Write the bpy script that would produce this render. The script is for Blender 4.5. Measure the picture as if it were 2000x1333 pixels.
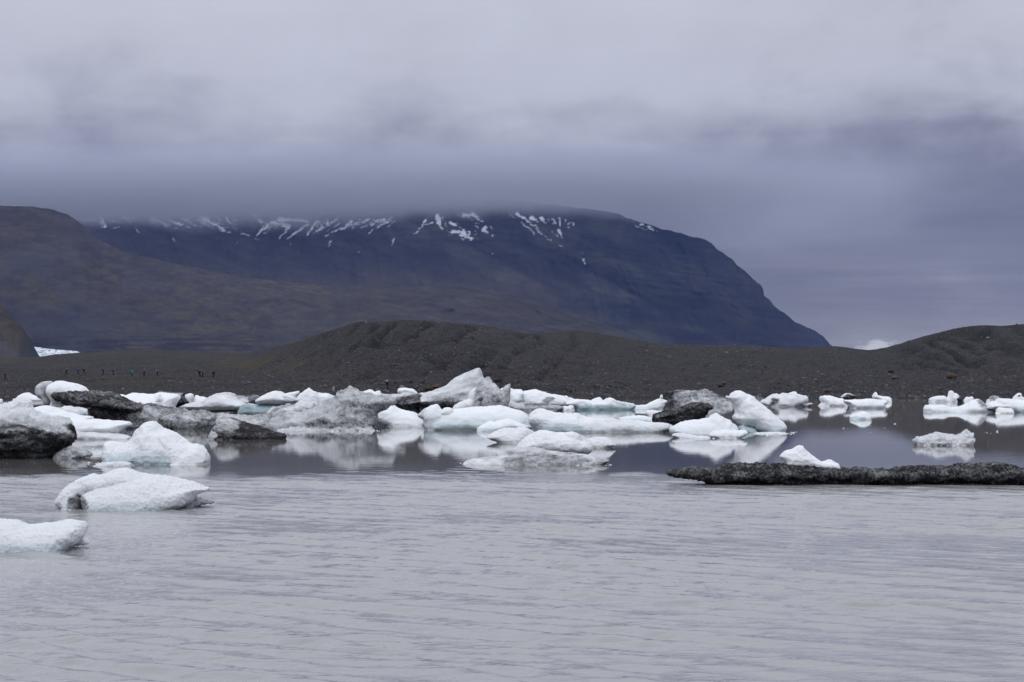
import bpy, math
import numpy as np

# ------------------------------------------------------------------ clear
for o in list(bpy.data.objects):
    bpy.data.objects.remove(o)
scene = bpy.context.scene
col = scene.collection
rad = math.radians

# ------------------------------------------------------------------ camera
F_PX = 2000 * 60.0 / 36.0          # focal length in photo pixels (60 mm on 36 mm)
HOR = 742.0                        # horizon row in the photo
CAM_H = 3.0                        # eye height above the lake
PITCH = math.atan((HOR - 666.5) / F_PX)
cam_d = bpy.data.cameras.new('camera')
cam_d.lens = 60; cam_d.sensor_width = 36; cam_d.sensor_fit = 'HORIZONTAL'
cam_d.clip_start = 0.5; cam_d.clip_end = 80000
cam = bpy.data.objects.new('camera', cam_d)
cam.location = (0, 0, CAM_H)
cam.rotation_euler = (math.pi / 2 + PITCH, 0, 0)
col.objects.link(cam)
scene.camera = cam

# ------------------------------------------------------------------ world, sun, exposure
SUN_EL, SUN_AZ = rad(52), rad(200)      # high, behind the camera, veiled by cloud
world = bpy.data.worlds.new('World'); scene.world = world
world.use_nodes = True
wt = world.node_tree; wt.nodes.clear()

class NT:
    """small helper to write node trees"""
    def __init__(s, tree): s.t = tree
    def n(s, kind, **kw):
        nd = s.t.nodes.new(kind)
        for k, v in kw.items(): setattr(nd, k, v)
        return nd
    def put(s, sock, v):
        if isinstance(v, bpy.types.NodeSocket): s.t.links.new(v, sock)
        elif v is not None:
            if hasattr(sock, 'default_value'):
                try: sock.default_value = v
                except Exception: sock.default_value = (*v, 1.0)
    def math(s, op, a, b=None, c=None, clamp=False):
        nd = s.n('ShaderNodeMath', operation=op, use_clamp=clamp)
        s.put(nd.inputs[0], a); s.put(nd.inputs[1], b); s.put(nd.inputs[2], c)
        return nd.outputs[0]
    def vmath(s, op, a, b=None):
        nd = s.n('ShaderNodeVectorMath', operation=op)
        s.put(nd.inputs[0], a); s.put(nd.inputs[1], b)
        return nd.outputs['Value'] if op in ('LENGTH', 'DOT_PRODUCT') else nd.outputs[0]
    def noise(s, vec, scale, detail=4, rough=0.5, dist=0.0):
        nd = s.n('ShaderNodeTexNoise')
        s.put(nd.inputs['Vector'], vec); s.put(nd.inputs['Scale'], scale)
        s.put(nd.inputs['Detail'], detail); s.put(nd.inputs['Roughness'], rough); s.put(nd.inputs['Distortion'], dist)
        return nd.outputs['Fac']
    def ramp(s, fac, stops, interp='LINEAR'):
        nd = s.n('ShaderNodeValToRGB'); cr = nd.color_ramp; cr.interpolation = interp
        while len(cr.elements) > 1: cr.elements.remove(cr.elements[-1])
        for i, (p, c) in enumerate(stops):
            e = cr.elements[0] if i == 0 else cr.elements.new(p)
            e.position = p; e.color = (*c, 1) if len(c) == 3 else c
        s.put(nd.inputs[0], fac)
        return nd.outputs[0]
    def mix(s, f, a, b, mode='MIX'):
        nd = s.n('ShaderNodeMix', data_type='RGBA', blend_type=mode)
        s.put(nd.inputs[0], f); s.put(nd.inputs[6], a); s.put(nd.inputs[7], b)
        return nd.outputs[2]
    def mapr(s, v, a, b, c=0.0, d=1.0, smooth=False):
        nd = s.n('ShaderNodeMapRange', interpolation_type='SMOOTHSTEP' if smooth else 'LINEAR')
        for i, q in enumerate((v, a, b, c, d)): s.put(nd.inputs[i], q)
        return nd.outputs[0]
    def comb(s, x, y, z):
        nd = s.n('ShaderNodeCombineXYZ')
        for i, q in enumerate((x, y, z)): s.put(nd.inputs[i], q)
        return nd.outputs[0]
    def sep(s, v):
        nd = s.n('ShaderNodeSeparateXYZ'); s.put(nd.inputs[0], v); return nd.outputs

W = NT(wt)
tc = W.n('ShaderNodeTexCoord').outputs['Generated']
dx, dy, dz = W.sep(tc)
el = W.math('MULTIPLY', W.math('ARCSINE', dz), 180 / math.pi)          # elevation in degrees
az = W.math('MULTIPLY', W.math('ARCTAN2', dx, dy), 180 / math.pi)      # azimuth, 0 straight ahead
# cloud deck seen in perspective: direction projected on a plane overhead
zz = W.math('ADD', W.math('MAXIMUM', dz, 0.0), 0.045)
pl = W.comb(W.math('DIVIDE', dx, zz), W.math('DIVIDE', dy, zz), 0.0)
n_big = W.noise(pl, 0.32, 5, 0.55, 0.4)
n_str = W.noise(W.comb(W.math('MULTIPLY', az, 0.07), W.math('MULTIPLY', el, 1.15), 3.7), 1.0, 5, 0.55, 0.5)
n_soft = W.noise(W.comb(W.math('MULTIPLY', az, 0.11), W.math('MULTIPLY', el, 0.22), 9.1), 1.0, 4, 0.5, 0.6)
# the deck is higher and brighter to the left, darker low on the right
el2 = W.math('ADD', el, W.math('MULTIPLY', W.math('SUBTRACT', n_soft, 0.5), 6.5))
el2 = W.math('ADD', el2, W.math('MULTIPLY', W.math('SUBTRACT', n_big, 0.5), 1.6))
n_puff = W.noise(W.comb(W.math('ADD', W.math('MULTIPLY', az, 0.30), W.math('MULTIPLY', el, 0.12)), W.math('SUBTRACT', W.math('MULTIPLY', el, 0.55), W.math('MULTIPLY', az, 0.10)), 5.3), 1.0, 5, 0.55, 0.3)
el2 = W.math('ADD', el2, W.math('MULTIPLY', W.math('SUBTRACT', n_puff, 0.5), 4.8))
el2 = W.math('ADD', el2, W.mapr(az, -20.0, 18.0, 1.1, -1.0))
sky_c = W.ramp(W.math('DIVIDE', el2, 90.0), [
    (0.000, (0.270, 0.266, 0.270)), (0.020, (0.222, 0.219, 0.228)), (0.050, (0.196, 0.194, 0.210)),
    (0.066, (0.226, 0.226, 0.255)), (0.078, (0.312, 0.316, 0.366)), (0.093, (0.440, 0.448, 0.502)), (0.112, (0.560, 0.572, 0.628)),
    (0.165, (0.64, 0.66, 0.735)), (0.23, (0.95, 0.98, 1.06)), (0.40, (1.16, 1.20, 1.29)), (1.0, (1.06, 1.10, 1.20))])
str_amt = W.mapr(el, 3.0, 9.0, 1.25, 0.08)
sky_c = W.mix(1.0, sky_c, W.math('ADD', 1.0, W.math('MULTIPLY', W.math('SUBTRACT', n_str, 0.5), str_amt)), 'MULTIPLY')
# the one break in the cloud, low in the gap at the right
ga = W.math('DIVIDE', W.math('SUBTRACT', az, 12.15), 1.0); ge = W.math('DIVIDE', W.math('SUBTRACT', el, 1.0), 0.42)
gap = W.math('SUBTRACT', 1.0, W.math('SQRT', W.math('ADD', W.math('MULTIPLY', ga, ga), W.math('MULTIPLY', ge, ge))))
gap = W.math('ADD', gap, W.math('MULTIPLY', W.math('SUBTRACT', W.noise(W.comb(az, W.math('MULTIPLY', el, 2.2), 0.0), 2.6, 4, 0.6), 0.5), 1.6))
gap = W.mapr(gap, 0.1, 0.6, 0.0, 1.0, True)
sky_c = W.mix(gap, sky_c, (0.60, 0.62, 0.62, 1))
nish = W.n('ShaderNodeTexSky', sky_type='NISHITA', sun_disc=False, sun_elevation=SUN_EL, sun_rotation=SUN_AZ)
clouds10 = W.mix(1.0, sky_c, (10, 10, 10, 1), 'MULTIPLY')
final = W.mix(0.97, nish.outputs[0], clouds10)
bg = W.n('ShaderNodeBackground'); W.put(bg.inputs[0], final); bg.inputs[1].default_value = 0.1
wo = W.n('ShaderNodeOutputWorld'); wt.links.new(bg.outputs[0], wo.inputs[0])

sun_d = bpy.data.lights.new('sun', 'SUN'); sun_d.energy = 0.5; sun_d.angle = rad(25); sun_d.color = (1.0, 0.98, 0.95)
sun = bpy.data.objects.new('sun', sun_d); col.objects.link(sun)
sun.rotation_euler = (math.pi / 2 - SUN_EL, 0, -SUN_AZ + math.pi)   # light comes from azimuth SUN_AZ (clockwise from +Y)

scene.view_settings.view_transform = 'Standard'
scene.view_settings.look = 'None'
scene.view_settings.exposure = 0.0
scene.view_settings.gamma = 1.0
scene.view_settings.use_curve_mapping = False
scene.render.engine = 'CYCLES'
scene.cycles.use_denoising = True
scene.cycles.max_bounces = 6
scene.cycles.diffuse_bounces = 3
scene.cycles.volume_bounces = 1
scene.cycles.caustics_reflective = False
scene.cycles.caustics_refractive = False

# ------------------------------------------------------------------ numeric helpers
CT, ST = math.cos(PITCH), math.sin(PITCH)
def ray(px, py):
    """photo pixel -> X/Y and Z/Y slopes of its viewing ray"""
    px = np.asarray(px, float); py = np.asarray(py, float)
    a = (px - 1000) / F_PX; b = (666.5 - py) / F_PX
    q = CT - b * ST
    return a / q, (ST + b * CT) / q
def project(P):
    X, Y, Z = P[:, 0], P[:, 1], P[:, 2] - CAM_H
    d = Y * CT + Z * ST
    v = -Y * ST + Z * CT
    return 1000 + F_PX * X / d, 666.5 - F_PX * v / d
def water_depth(py):
    return CAM_H / -ray(1000, py)[1]

def _h(ix, iy, iz, seed):
    M = np.uint64(0xFFFFFFFF)
    with np.errstate(over='ignore'):
        n = (ix.astype(np.int64) * 374761393 + iy.astype(np.int64) * 668265263 + iz.astype(np.int64) * 1274126177 + seed * 974634777).astype(np.uint64) & M
        n = ((n ^ (n >> np.uint64(13))) * np.uint64(1274126177)) & M
        n = ((n ^ (n >> np.uint64(16))) * np.uint64(2246822519)) & M
        n = n ^ (n >> np.uint64(15))
    return n.astype(np.float64) / 4294967295.0
def vnoise(x, y, z, seed=0):
    """value noise in 0..1"""
    x, y, z = np.broadcast_arrays(np.asarray(x, float), np.asarray(y, float), np.asarray(z, float))
    fx, fy, fz = np.floor(x), np.floor(y), np.floor(z)
    ix, iy, iz = fx.astype(np.int64), fy.astype(np.int64), fz.astype(np.int64)
    u, v, w = x - fx, y - fy, z - fz
    u = u * u * u * (u * (u * 6 - 15) + 10); v = v * v * v * (v * (v * 6 - 15) + 10); w = w * w * w * (w * (w * 6 - 15) + 10)
    r = 0
    for a in (0, 1):
        for b in (0, 1):
            for c in (0, 1):
                r = r + _h(ix + a, iy + b, iz + c, seed) * (u if a else 1 - u) * (v if b else 1 - v) * (w if c else 1 - w)
    return r
def fbm(x, y, z=0.0, octv=4, seed=0, gain=0.5):
    s = 0; a = 1.0; t = 0; f = 1.0
    for i in range(octv):
        s = s + a * vnoise(np.asarray(x) * f + 17.3 * i, np.asarray(y) * f - 9.1 * i, np.asarray(z) * f + 5.7 * i, seed + i)
        t += a; a *= gain; f *= 2.03
    return s / t
def ridged(x, y, z=0.0, octv=4, seed=0):
    s = 0; a = 1.0; t = 0; f = 1.0
    for i in range(octv):
        s = s + a * (1 - np.abs(2 * vnoise(np.asarray(x) * f + 3.3 * i, np.asarray(y) * f + 8.8 * i, np.asarray(z) * f, seed + i) - 1))
        t += a; a *= 0.5; f *= 2.1
    return s / t
def sstep(a, b, x):
    t = np.clip((x - a) / (b - a), 0, 1)
    return t * t * (3 - 2 * t)
def pts(s):
    return np.array([[float(q) for q in p.split(',')] for p in s.split()])
def curve(s):
    p = pts(s)
    return lambda u: np.interp(u, p[:, 0], p[:, 1])
def smooth_curve(s, width):
    """piecewise-linear table smoothed over a window"""
    f = curve(s)
    k = np.linspace(-1, 1, 7)
    return lambda u: np.mean([f(np.asarray(u) + width * q) for q in k], axis=0)
def worley(x, y, z, seed=0):
    """distance to the nearest random cell point"""
    ix, iy, iz = np.floor(x).astype(np.int64), np.floor(y).astype(np.int64), np.floor(z).astype(np.int64)
    best = np.full(x.shape, 9.0)
    for a in (-1, 0, 1):
        for b in (-1, 0, 1):
            for c in (-1, 0, 1):
                jx, jy, jz = ix + a, iy + b, iz + c
                h = _h(jx, jy, jz, seed)
                d = (jx + h - x) ** 2 + (jy + (h * 57.31) % 1 - y) ** 2 + (jz + (h * 911.7) % 1 - z) ** 2
                best = np.minimum(best, d)
    return np.sqrt(best)
def poly_sdf(P, x, z):
    """signed distance to a polygon, positive inside"""
    d2 = np.full(x.shape, 1e18); ins = np.zeros(x.shape, bool)
    n = len(P)
    for i in range(n):
        ax, az_ = P[i]; bx, bz = P[(i + 1) % n]
        ex, ez = bx - ax, bz - az_
        l2 = ex * ex + ez * ez
        if l2 < 1e-12: continue
        t = np.clip(((x - ax) * ex + (z - az_) * ez) / l2, 0, 1)
        d2 = np.minimum(d2, (x - ax - t * ex) ** 2 + (z - az_ - t * ez) ** 2)
        if az_ != bz:
            c = ((az_ > z) != (bz > z)) & (x < (bx - ax) * (z - az_) / (bz - az_) + ax)
            ins ^= c
    d = np.sqrt(d2)
    return np.where(ins, d, -d)
def chaikin(P, it=1):
    for _ in range(it):
        Q = np.roll(P, -1, axis=0)
        P = np.stack([0.85 * P + 0.15 * Q, 0.15 * P + 0.85 * Q], 1).reshape(-1, 2)
    return P

def surface_nets(F, org, h):
    """F > 0 inside; returns vertices and quads"""
    S = F > 0
    nx, ny, nz = F.shape
    cs = np.zeros((nx - 1, ny - 1, nz - 1), np.int8)
    for a in (0, 1):
        for b in (0, 1):
            for c in (0, 1):
                cs += S[a:nx - 1 + a, b:ny - 1 + b, c:nz - 1 + c]
    act = (cs > 0) & (cs < 8)
    I, J, K = np.nonzero(act)
    idm = np.full(act.shape, -1, np.int64); idm[I, J, K] = np.arange(len(I))
    acc = np.zeros((len(I), 3)); cnt = np.zeros(len(I))
    cor = [(a, b, c) for a in (0, 1) for b in (0, 1) for c in (0, 1)]
    val = {q: F[I + q[0], J + q[1], K + q[2]] for q in cor}
    for q in cor:
        for ax in range(3):
            if q[ax]: continue
            r = list(q); r[ax] = 1; r = tuple(r)
            a, b = val[q], val[r]
            m = (a > 0) != (b > 0)
            t = np.where(m, a / np.where(a == b, 1, a - b), 0)
            p = np.zeros((len(I), 3)) + np.array(q, float); p[:, ax] = t
            acc += p * m[:, None]; cnt += m
    V = (np.stack([I, J, K], 1) + acc / cnt[:, None]) * h + np.asarray(org)
    quads = []
    for ax in range(3):
        o1, o2 = (ax + 1) % 3, (ax + 2) % 3
        sa = [slice(None)] * 3; sb = [slice(None)] * 3
        sa[ax] = slice(0, -1); sb[ax] = slice(1, None)
        A, B = S[tuple(sa)], S[tuple(sb)]
        ch = A != B
        e = np.array(np.nonzero(ch))
        ok = (e[o1] > 0) & (e[o2] > 0) & (e[o1] < F.shape[o1] - 1) & (e[o2] < F.shape[o2] - 1)
        e = e[:, ok]
        def cid(d1, d2):
            q = e.copy(); q[o1] -= d1; q[o2] -= d2
            return idm[q[0], q[1], q[2]]
        Q = np.stack([cid(1, 1), cid(0, 1), cid(0, 0), cid(1, 0)], 1)
        flip = ~A[e[0], e[1], e[2]]
        Q[flip] = Q[flip][:, ::-1]
        quads.append(Q)
    return V, np.concatenate(quads)
def vert_normals(V, Q):
    n = np.cross(V[Q[:, 2]] - V[Q[:, 0]], V[Q[:, 3]] - V[Q[:, 1]])
    N = np.zeros_like(V)
    for k in range(Q.shape[1]):
        for c in range(3): N[:, c] += np.bincount(Q[:, k], n[:, c], len(V))
    l = np.linalg.norm(N, axis=1); l[l == 0] = 1
    return N / l[:, None]
def drop_faces(V, Q, keep):
    Q = Q[keep]
    used = np.unique(Q)
    m = np.full(len(V), -1); m[used] = np.arange(len(used))
    return used, m[Q]
def mk_mesh(name, V, Q, attrs=None, smooth=True):
    me = bpy.data.meshes.new(name)
    V = np.asarray(V, np.float32); Q = np.asarray(Q, np.int32)
    k = Q.shape[1]
    me.vertices.add(len(V)); me.vertices.foreach_set('co', V.ravel())
    me.loops.add(Q.size); me.loops.foreach_set('vertex_index', Q.ravel())
    me.polygons.add(len(Q)); me.polygons.foreach_set('loop_start', np.arange(0, Q.size, k, dtype=np.int32))
    me.polygons.foreach_set('use_smooth', np.full(len(Q), smooth))
    for nm, a in (attrs or {}).items():
        a = np.asarray(a, np.float32)
        if a.ndim == 1:
            at = me.attributes.new(nm, 'FLOAT', 'POINT'); at.data.foreach_set('value', a)
        else:
            at = me.attributes.new(nm, 'FLOAT_COLOR', 'POINT')
            at.data.foreach_set('color', np.concatenate([a, np.ones((len(a), 1), np.float32)], 1).ravel())
    me.update(calc_edges=True); me.validate()
    return me
def link(name, me, mat, loc=(0, 0, 0), parent=None, label=None, cat=None, group=None, kind=None):
    o = bpy.data.objects.new(name, me); col.objects.link(o); o.location = loc
    if me is not None and mat is not None: me.materials.append(mat)
    if parent is not None: o.parent = parent
    if label: o['label'] = label
    if cat: o['category'] = cat
    if group: o['group'] = group
    if kind: o['kind'] = kind
    return o
def grid_quads(nu, nv):
    i = np.arange((nu - 1) * (nv - 1)); a = (i // (nv - 1)) * nv + i % (nv - 1)
    return np.stack([a, a + nv, a + nv + 1, a + 1], 1)
RNG = np.random.default_rng(7)

# ------------------------------------------------------------------ materials
def new_mat(name):
    m = bpy.data.materials.new(name); m.use_nodes = True
    t = m.node_tree; t.nodes.clear()
    N = NT(t)
    out = N.n('ShaderNodeOutputMaterial'); b = N.n('ShaderNodeBsdfPrincipled')
    t.links.new(b.outputs[0], out.inputs[0])
    return m, N, b, out
def attr(N, name, typ='GEOMETRY'):
    nd = N.n('ShaderNodeAttribute', attribute_name=name, attribute_type=typ); return nd
def bump(N, b, h, strength, dist):
    nd = N.n('ShaderNodeBump'); N.put(nd.inputs['Height'], h); N.put(nd.inputs['Strength'], strength); N.put(nd.inputs['Distance'], dist)
    N.put(b.inputs['Normal'], nd.outputs[0]); return nd

def ice_material():
    m, N, b, o = new_mat('glacier_ice')
    pos = N.n('ShaderNodeTexCoord').outputs['Object']
    dirt = attr(N, 'dirt').outputs['Fac']; blue = attr(N, 'blue').outputs['Fac']
    clean = N.mix(N.noise(pos, 1.3, 4, 0.6), (0.75, 0.775, 0.805, 1), (0.83, 0.84, 0.862, 1))
    c = N.mix(blue, clean, (0.38, 0.495, 0.535, 1))
    sp = N.noise(pos, 9.0, 5, 0.75)
    dcol = N.mix(N.mapr(sp, 0.35, 0.65), (0.007, 0.007, 0.008, 1), (0.034, 0.032, 0.033, 1))
    f = N.math('ADD', dirt, N.math('MULTIPLY', N.math('MULTIPLY', N.math('SUBTRACT', sp, 0.5), 0.7), N.math('MULTIPLY', dirt, N.math('SUBTRACT', 1.25, dirt))), clamp=True)
    c = N.mix(f, c, dcol)
    N.put(b.inputs['Base Color'], c)
    N.put(b.inputs['Roughness'], N.mapr(blue, 0.0, 1.0, 0.55, 0.3)); b.inputs['IOR'].default_value = 1.31
    N.put(b.inputs['Specular IOR Level'], N.mapr(f, 0.3, 1.0, 0.35, 0.10))
    N.put(b.inputs['Subsurface Weight'], N.math('MULTIPLY', N.math('SUBTRACT', 1.0, f, clamp=True), 0.22))
    b.inputs['Subsurface Radius'].default_value = (0.4, 0.65, 0.75); b.inputs['Subsurface Scale'].default_value = 0.12
    bump(N, b, N.math('ADD', N.noise(pos, 14.0, 4, 0.7), N.math('MULTIPLY', N.noise(pos, 4.0, 3, 0.6), 1.2)), N.math('MULTIPLY_ADD', attr(N, 'grain').outputs['Fac'], 0.36, 0.22, clamp=True), 0.09)
    return m
ICE = ice_material()

def terrain_material():
    m, N, b, o = new_mat('moraine_gravel')
    pos = N.n('ShaderNodeTexCoord').outputs['Object']
    moss = attr(N, 'moss').outputs['Fac']; wet_and_shade = attr(N, 'wet_and_shade').outputs['Fac']
    n1 = N.noise(pos, 0.06, 5, 0.6); n2 = N.noise(pos, 0.7, 5, 0.7); n3 = N.noise(pos, 2.2, 4, 0.75)
    c = N.mix(n1, (0.0262, 0.0250, 0.0290, 1), (0.0430, 0.0395, 0.0440, 1))
    c = N.mix(N.mapr(n2, 0.35, 0.7), c, (0.062, 0.058, 0.058, 1))
    c = N.mix(N.mapr(n3, 0.48, 0.60), c, (0.012, 0.012, 0.014, 1))
    c = N.mix(N.mapr(N.noise(pos, 1.7, 4, 0.75), 0.54, 0.66, 0.0, 0.8), c, (0.105, 0.096, 0.098, 1))
    c = N.mix(N.mapr(N.noise(pos, 3.7, 2, 0.6), 0.66, 0.74), c, (0.17, 0.155, 0.14, 1))
    c = N.mix(moss, c, N.mix(n2, (0.045, 0.040, 0.018, 1), (0.10, 0.085, 0.035, 1)))
    c = N.mix(wet_and_shade, c, N.mix(n2, (0.012, 0.012, 0.013, 1), (0.026, 0.025, 0.027, 1)))
    N.put(b.inputs['Base Color'], c); b.inputs['Roughness'].default_value = 0.95
    b.inputs['Specular IOR Level'].default_value = 0.15
    bump(N, b, N.math('ADD', n2, N.math('MULTIPLY', n3, 0.6)), 1.0, 1.0)
    return m
MORAINE = terrain_material()

def colour_material(name, rough=0.9, scale=None, amt=0.5, bd=None, spec=0.2):
    m, N, b, o = new_mat(name)
    c = attr(N, 'Col').outputs['Color']
    if scale:
        pos = N.n('ShaderNodeTexCoord').outputs['Object']
        n = N.noise(pos, scale, 5, 0.65)
        c = N.mix(1.0, c, N.mapr(n, 0.25, 0.75, 1 - amt, 1 + amt), 'MULTIPLY')
        if bd: bump(N, b, n, 0.8, bd)
    N.put(b.inputs['Base Color'], c); b.inputs['Roughness'].default_value = rough
    b.inputs['Specular IOR Level'].default_value = spec
    return m
ROCK = colour_material('mountain_rock', 0.95, 0.012, 0.30, 8.0, 0.1)
STONE = colour_material('loose_stone', 0.9, 3.0, 0.35, 0.1)
CLOTH = colour_material('clothing', 0.85)

# ------------------------------------------------------------------ water
def water_material():
    m, N, b, o = new_mat('lake_water')
    pos = N.n('ShaderNodeNewGeometry').outputs['Position']
    x, y, z = N.sep(pos)
    b.inputs['Roughness'].default_value = 0.03
    b.inputs['IOR'].default_value = 1.333
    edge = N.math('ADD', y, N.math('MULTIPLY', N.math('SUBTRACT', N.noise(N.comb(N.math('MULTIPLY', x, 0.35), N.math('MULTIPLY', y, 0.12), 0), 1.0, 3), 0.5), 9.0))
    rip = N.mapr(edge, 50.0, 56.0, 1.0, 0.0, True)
    # brightness painted into the base colour: lighter rippled water, darker calm water
    painted_tone = N.mapr(edge, 47.0, 62.0, 1.0, 0.0, True)
    N.put(b.inputs['Base Color'], N.mix(painted_tone, (0.125, 0.118, 0.116, 1), (0.278, 0.276, 0.282, 1)))
    fine = N.noise(N.comb(N.math('MULTIPLY', x, 5.0), N.math('MULTIPLY', y, 11.0), 0), 1.0, 3, 0.6)
    calm = N.noise(N.comb(N.math('MULTIPLY', x, 0.5), N.math('MULTIPLY', y, 1.6), 4.0), 1.0, 3, 0.55)
    cat = N.noise(N.comb(N.math('MULTIPLY', x, 0.02), N.math('MULTIPLY', y, 0.05), 1.0), 1.0, 2, 0.5)
    h = N.math('ADD', N.math('MULTIPLY', N.math('MULTIPLY', fine, 0.015), rip), N.math('MULTIPLY', calm, N.math('MULTIPLY', N.mapr(cat, 0.35, 0.7, 0.0006, 0.0020), N.mapr(y, 58.0, 115.0, 2.4, 0.8))))
    bump(N, b, h, 1.0, 1.0)
    return m
WATER = water_material()

def ripple_height(x, y):
    """wind ripples on the near water"""
    r = np.random.default_rng(3)
    wx = x + 0.35 * (fbm(x * 0.25, y * 0.25, 0, 2, 5) - 0.5); wy = y + 0.5 * (fbm(x * 0.22, y * 0.5, 7, 2, 9) - 0.5)
    h = np.zeros_like(x)
    def train(n, l0, l1, mean, spread, slope, skew):
        out = np.zeros_like(x)
        for i in range(n):
            lam = l0 * (l1 / l0) ** r.random(); th = rad(mean + spread * r.standard_normal()); k = 2 * math.pi / lam
            p = k * (wx * math.cos(th) + wy * math.sin(th)) + r.random() * 6.28
            out += slope / k * math.sqrt(2.0 / n) * np.sin(p - skew * np.sin(p))
        return out
    h = train(14, 0.50, 1.5, 60, 9, 0.120, 0.6) + train(10, 0.28, 0.5, 74, 16, 0.085, 0.5) + train(10, 0.13, 0.25, 88, 28, 0.055, 0.3)
    g = fbm(x * 0.16, y * 0.35, 2, 3, 21)
    h *= 0.5 + 1.0 * sstep(0.3, 0.7, g)
    h += 0.006 * (ridged(x * 1.1 + y * 0.25, y * 2.6, 0, 3, 31) - 0.6) * (0.4 + 0.9 * sstep(0.35, 0.65, g))
    return h
ys = [13.0]
while ys[-1] < 60: ys.append(ys[-1] + 0.032 * (ys[-1] / 15) ** 0.85)
ys = np.array(ys); xs = np.arange(-21, 21.01, 0.095)
GX, GY = np.meshgrid(xs, ys, indexing='ij')
edge = GY + 9.0 * (fbm(GX * 0.22, GY * 0.1, 0, 3, 41) - 0.5)
fade = sstep(56.5, 51.0, edge) * sstep(21, 19.5, np.abs(GX)) * sstep(13, 13.6, GY) * sstep(60, 58, GY)
GZ = ripple_height(GX, GY) * (0.03 + 0.97 * fade) * sstep(21, 20.6, np.abs(GX)) * sstep(60, 59, GY) * sstep(13, 13.3, GY)
WV = np.stack([GX.ravel(), GY.ravel(), GZ.ravel()], 1)
WQ = grid_quads(len(xs), len(ys))
n0 = len(WV); y1 = ys[-1]
ring = np.array([[-900, -60, 0], [900, -60, 0], [900, 420, 0], [-900, 420, 0], [-21, 13, 0], [21, 13, 0], [21, y1, 0], [-21, y1, 0]], float)
ring[[5, 6], 0] = xs[-1]; ring[[4, 7], 0] = xs[0]
RQ = np.array([[0, 1, 5, 4], [1, 2, 6, 5], [2, 3, 7, 6], [3, 0, 4, 7]]) + n0
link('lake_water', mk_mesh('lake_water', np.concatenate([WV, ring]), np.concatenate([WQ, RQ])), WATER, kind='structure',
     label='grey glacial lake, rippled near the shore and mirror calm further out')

# ------------------------------------------------------------------ moraine shore
SKY_M = curve('-200,700 -60,698 0,698.5 70,698 110,692 150,690 190,688 260,684 300,682 340,685 420,688 480,690 520,681 560,672 600,661 640,647 665,640 690,632 715,627 750,629 790,626.5 830,627 870,630 950,637 985,645 1030,651 1070,650 1100,648 1130,645 1160,650 1200,658 1250,667 1290,672 1350,674 1450,675 1500,678 1560,681 1600,677 1630,676 1660,679 1698,684 1730,679 1760,671 1800,659 1850,646 1880,639 1900,637 1930,635 1960,636 2000,632 2080,626 2300,640')
TAB_U = np.array([-200, 480, 640, 720, 1000, 1300, 1690, 1800, 2000, 2300.])
#        shore depth, then (depth, row) stations up to the crest
TAB_D = np.array([[256, 280, 345, 450, 560, 650], [256, 280, 345, 440, 540, 620], [256, 280, 330, 380, 430, 470], [256, 280, 315, 350, 395, 430],
                  [262, 282, 315, 350, 400, 440], [268, 290, 330, 380, 440, 500], [270, 295, 340, 400, 460, 520], [270, 292, 330, 380, 425, 465],
                  [268, 290, 320, 360, 405, 440], [268, 290, 320, 360, 405, 440.]])
TAB_Y = np.array([[0, 764, 751, 736, 716, 0], [0, 764, 750, 735, 714, 0], [0, 764, 748, 722, 684, 0], [0, 764, 745, 712, 664, 0],
                  [0, 765, 746, 716, 676, 0], [0, 765, 746, 722, 697, 0], [0, 765, 747, 725, 703, 0], [0, 764, 744, 716, 688, 0],
                  [0, 764, 742, 708, 668, 0], [0, 764, 742, 708, 668, 0.]])
def terrain_z(x, y, want_gully=False):
    x = np.asarray(x, float); y = np.asarray(y, float)
    u = 1000 + F_PX * x / y
    Dk = [np.interp(u, TAB_U, TAB_D[:, k]) for k in range(6)]
    Yk = [np.interp(u, TAB_U, TAB_Y[:, k]) for k in range(6)]
    Yk[5] = SKY_M(u)
    Zk = [np.zeros_like(u)] + [CAM_H + (HOR - Yk[k]) / F_PX * Dk[k] for k in range(1, 6)]
    z = np.where(y < Dk[0], (y - Dk[0]) * 0.06, 0.0)
    for k in range(5):
        t = (y - Dk[k]) / (Dk[k + 1] - Dk[k])
        m = (t >= 0) & (t < 1)
        z = np.where(m, Zk[k] + (Zk[k + 1] - Zk[k]) * t, z)
    over = y - Dk[5]
    z = np.where(over >= 0, np.maximum(Zk[5] - 0.004 * over ** 1.5, 3.0), z)
    tt = np.clip((y - Dk[0]) / (Dk[5] - Dk[0]), 0, 1.3)
    amp = sstep(0.0, 0.12, tt) * (1 - 0.85 * sstep(0.75, 1.0, tt))
    z = z + amp * (2.2 * (fbm(x / 32, y / 32, 0, 4, 51) - 0.5) + (1.3 + 1.2 * np.exp(-((u - 880) / 260) ** 2)) * (ridged(x / 7, y / 10, 0, 4, 52) - 0.6))
    # erosion gullies running down the steep mound, slanting to the left
    gm = np.exp(-((u - 880) / 230) ** 2) + 0.8 * np.exp(-((u - 1880) / 140) ** 2)
    q = (x - 0.10 * (y - 400)) / 4.6 + 1.3 * fbm(x / 9, y / 30, 0, 3, 53)
    gl = np.abs(2 * vnoise(q, y / 60, 0, 54) - 1)
    gul = gm * sstep(0.25, 0.5, tt) * (1 - sstep(0.96, 1.0, tt)) * (1 - sstep(0.0, 0.45, gl)) * sstep(0.25, 0.55, fbm(x / 11, y / 26, 5, 3, 56))
    z = z - 3.4 * gul
    if want_gully: return gul
    z = z + 0.35 * (fbm(x / 9, y / 9, 4, 3, 55) - 0.5) * sstep(0.0, 0.05, tt)
    return z
mys = np.concatenate([np.arange(240, 340, 0.7), np.arange(340, 520, 1.1), np.arange(520, 680, 2.2), np.arange(700, 1500, 40)])
mxs = np.arange(-270, 270.1, 0.95)
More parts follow.
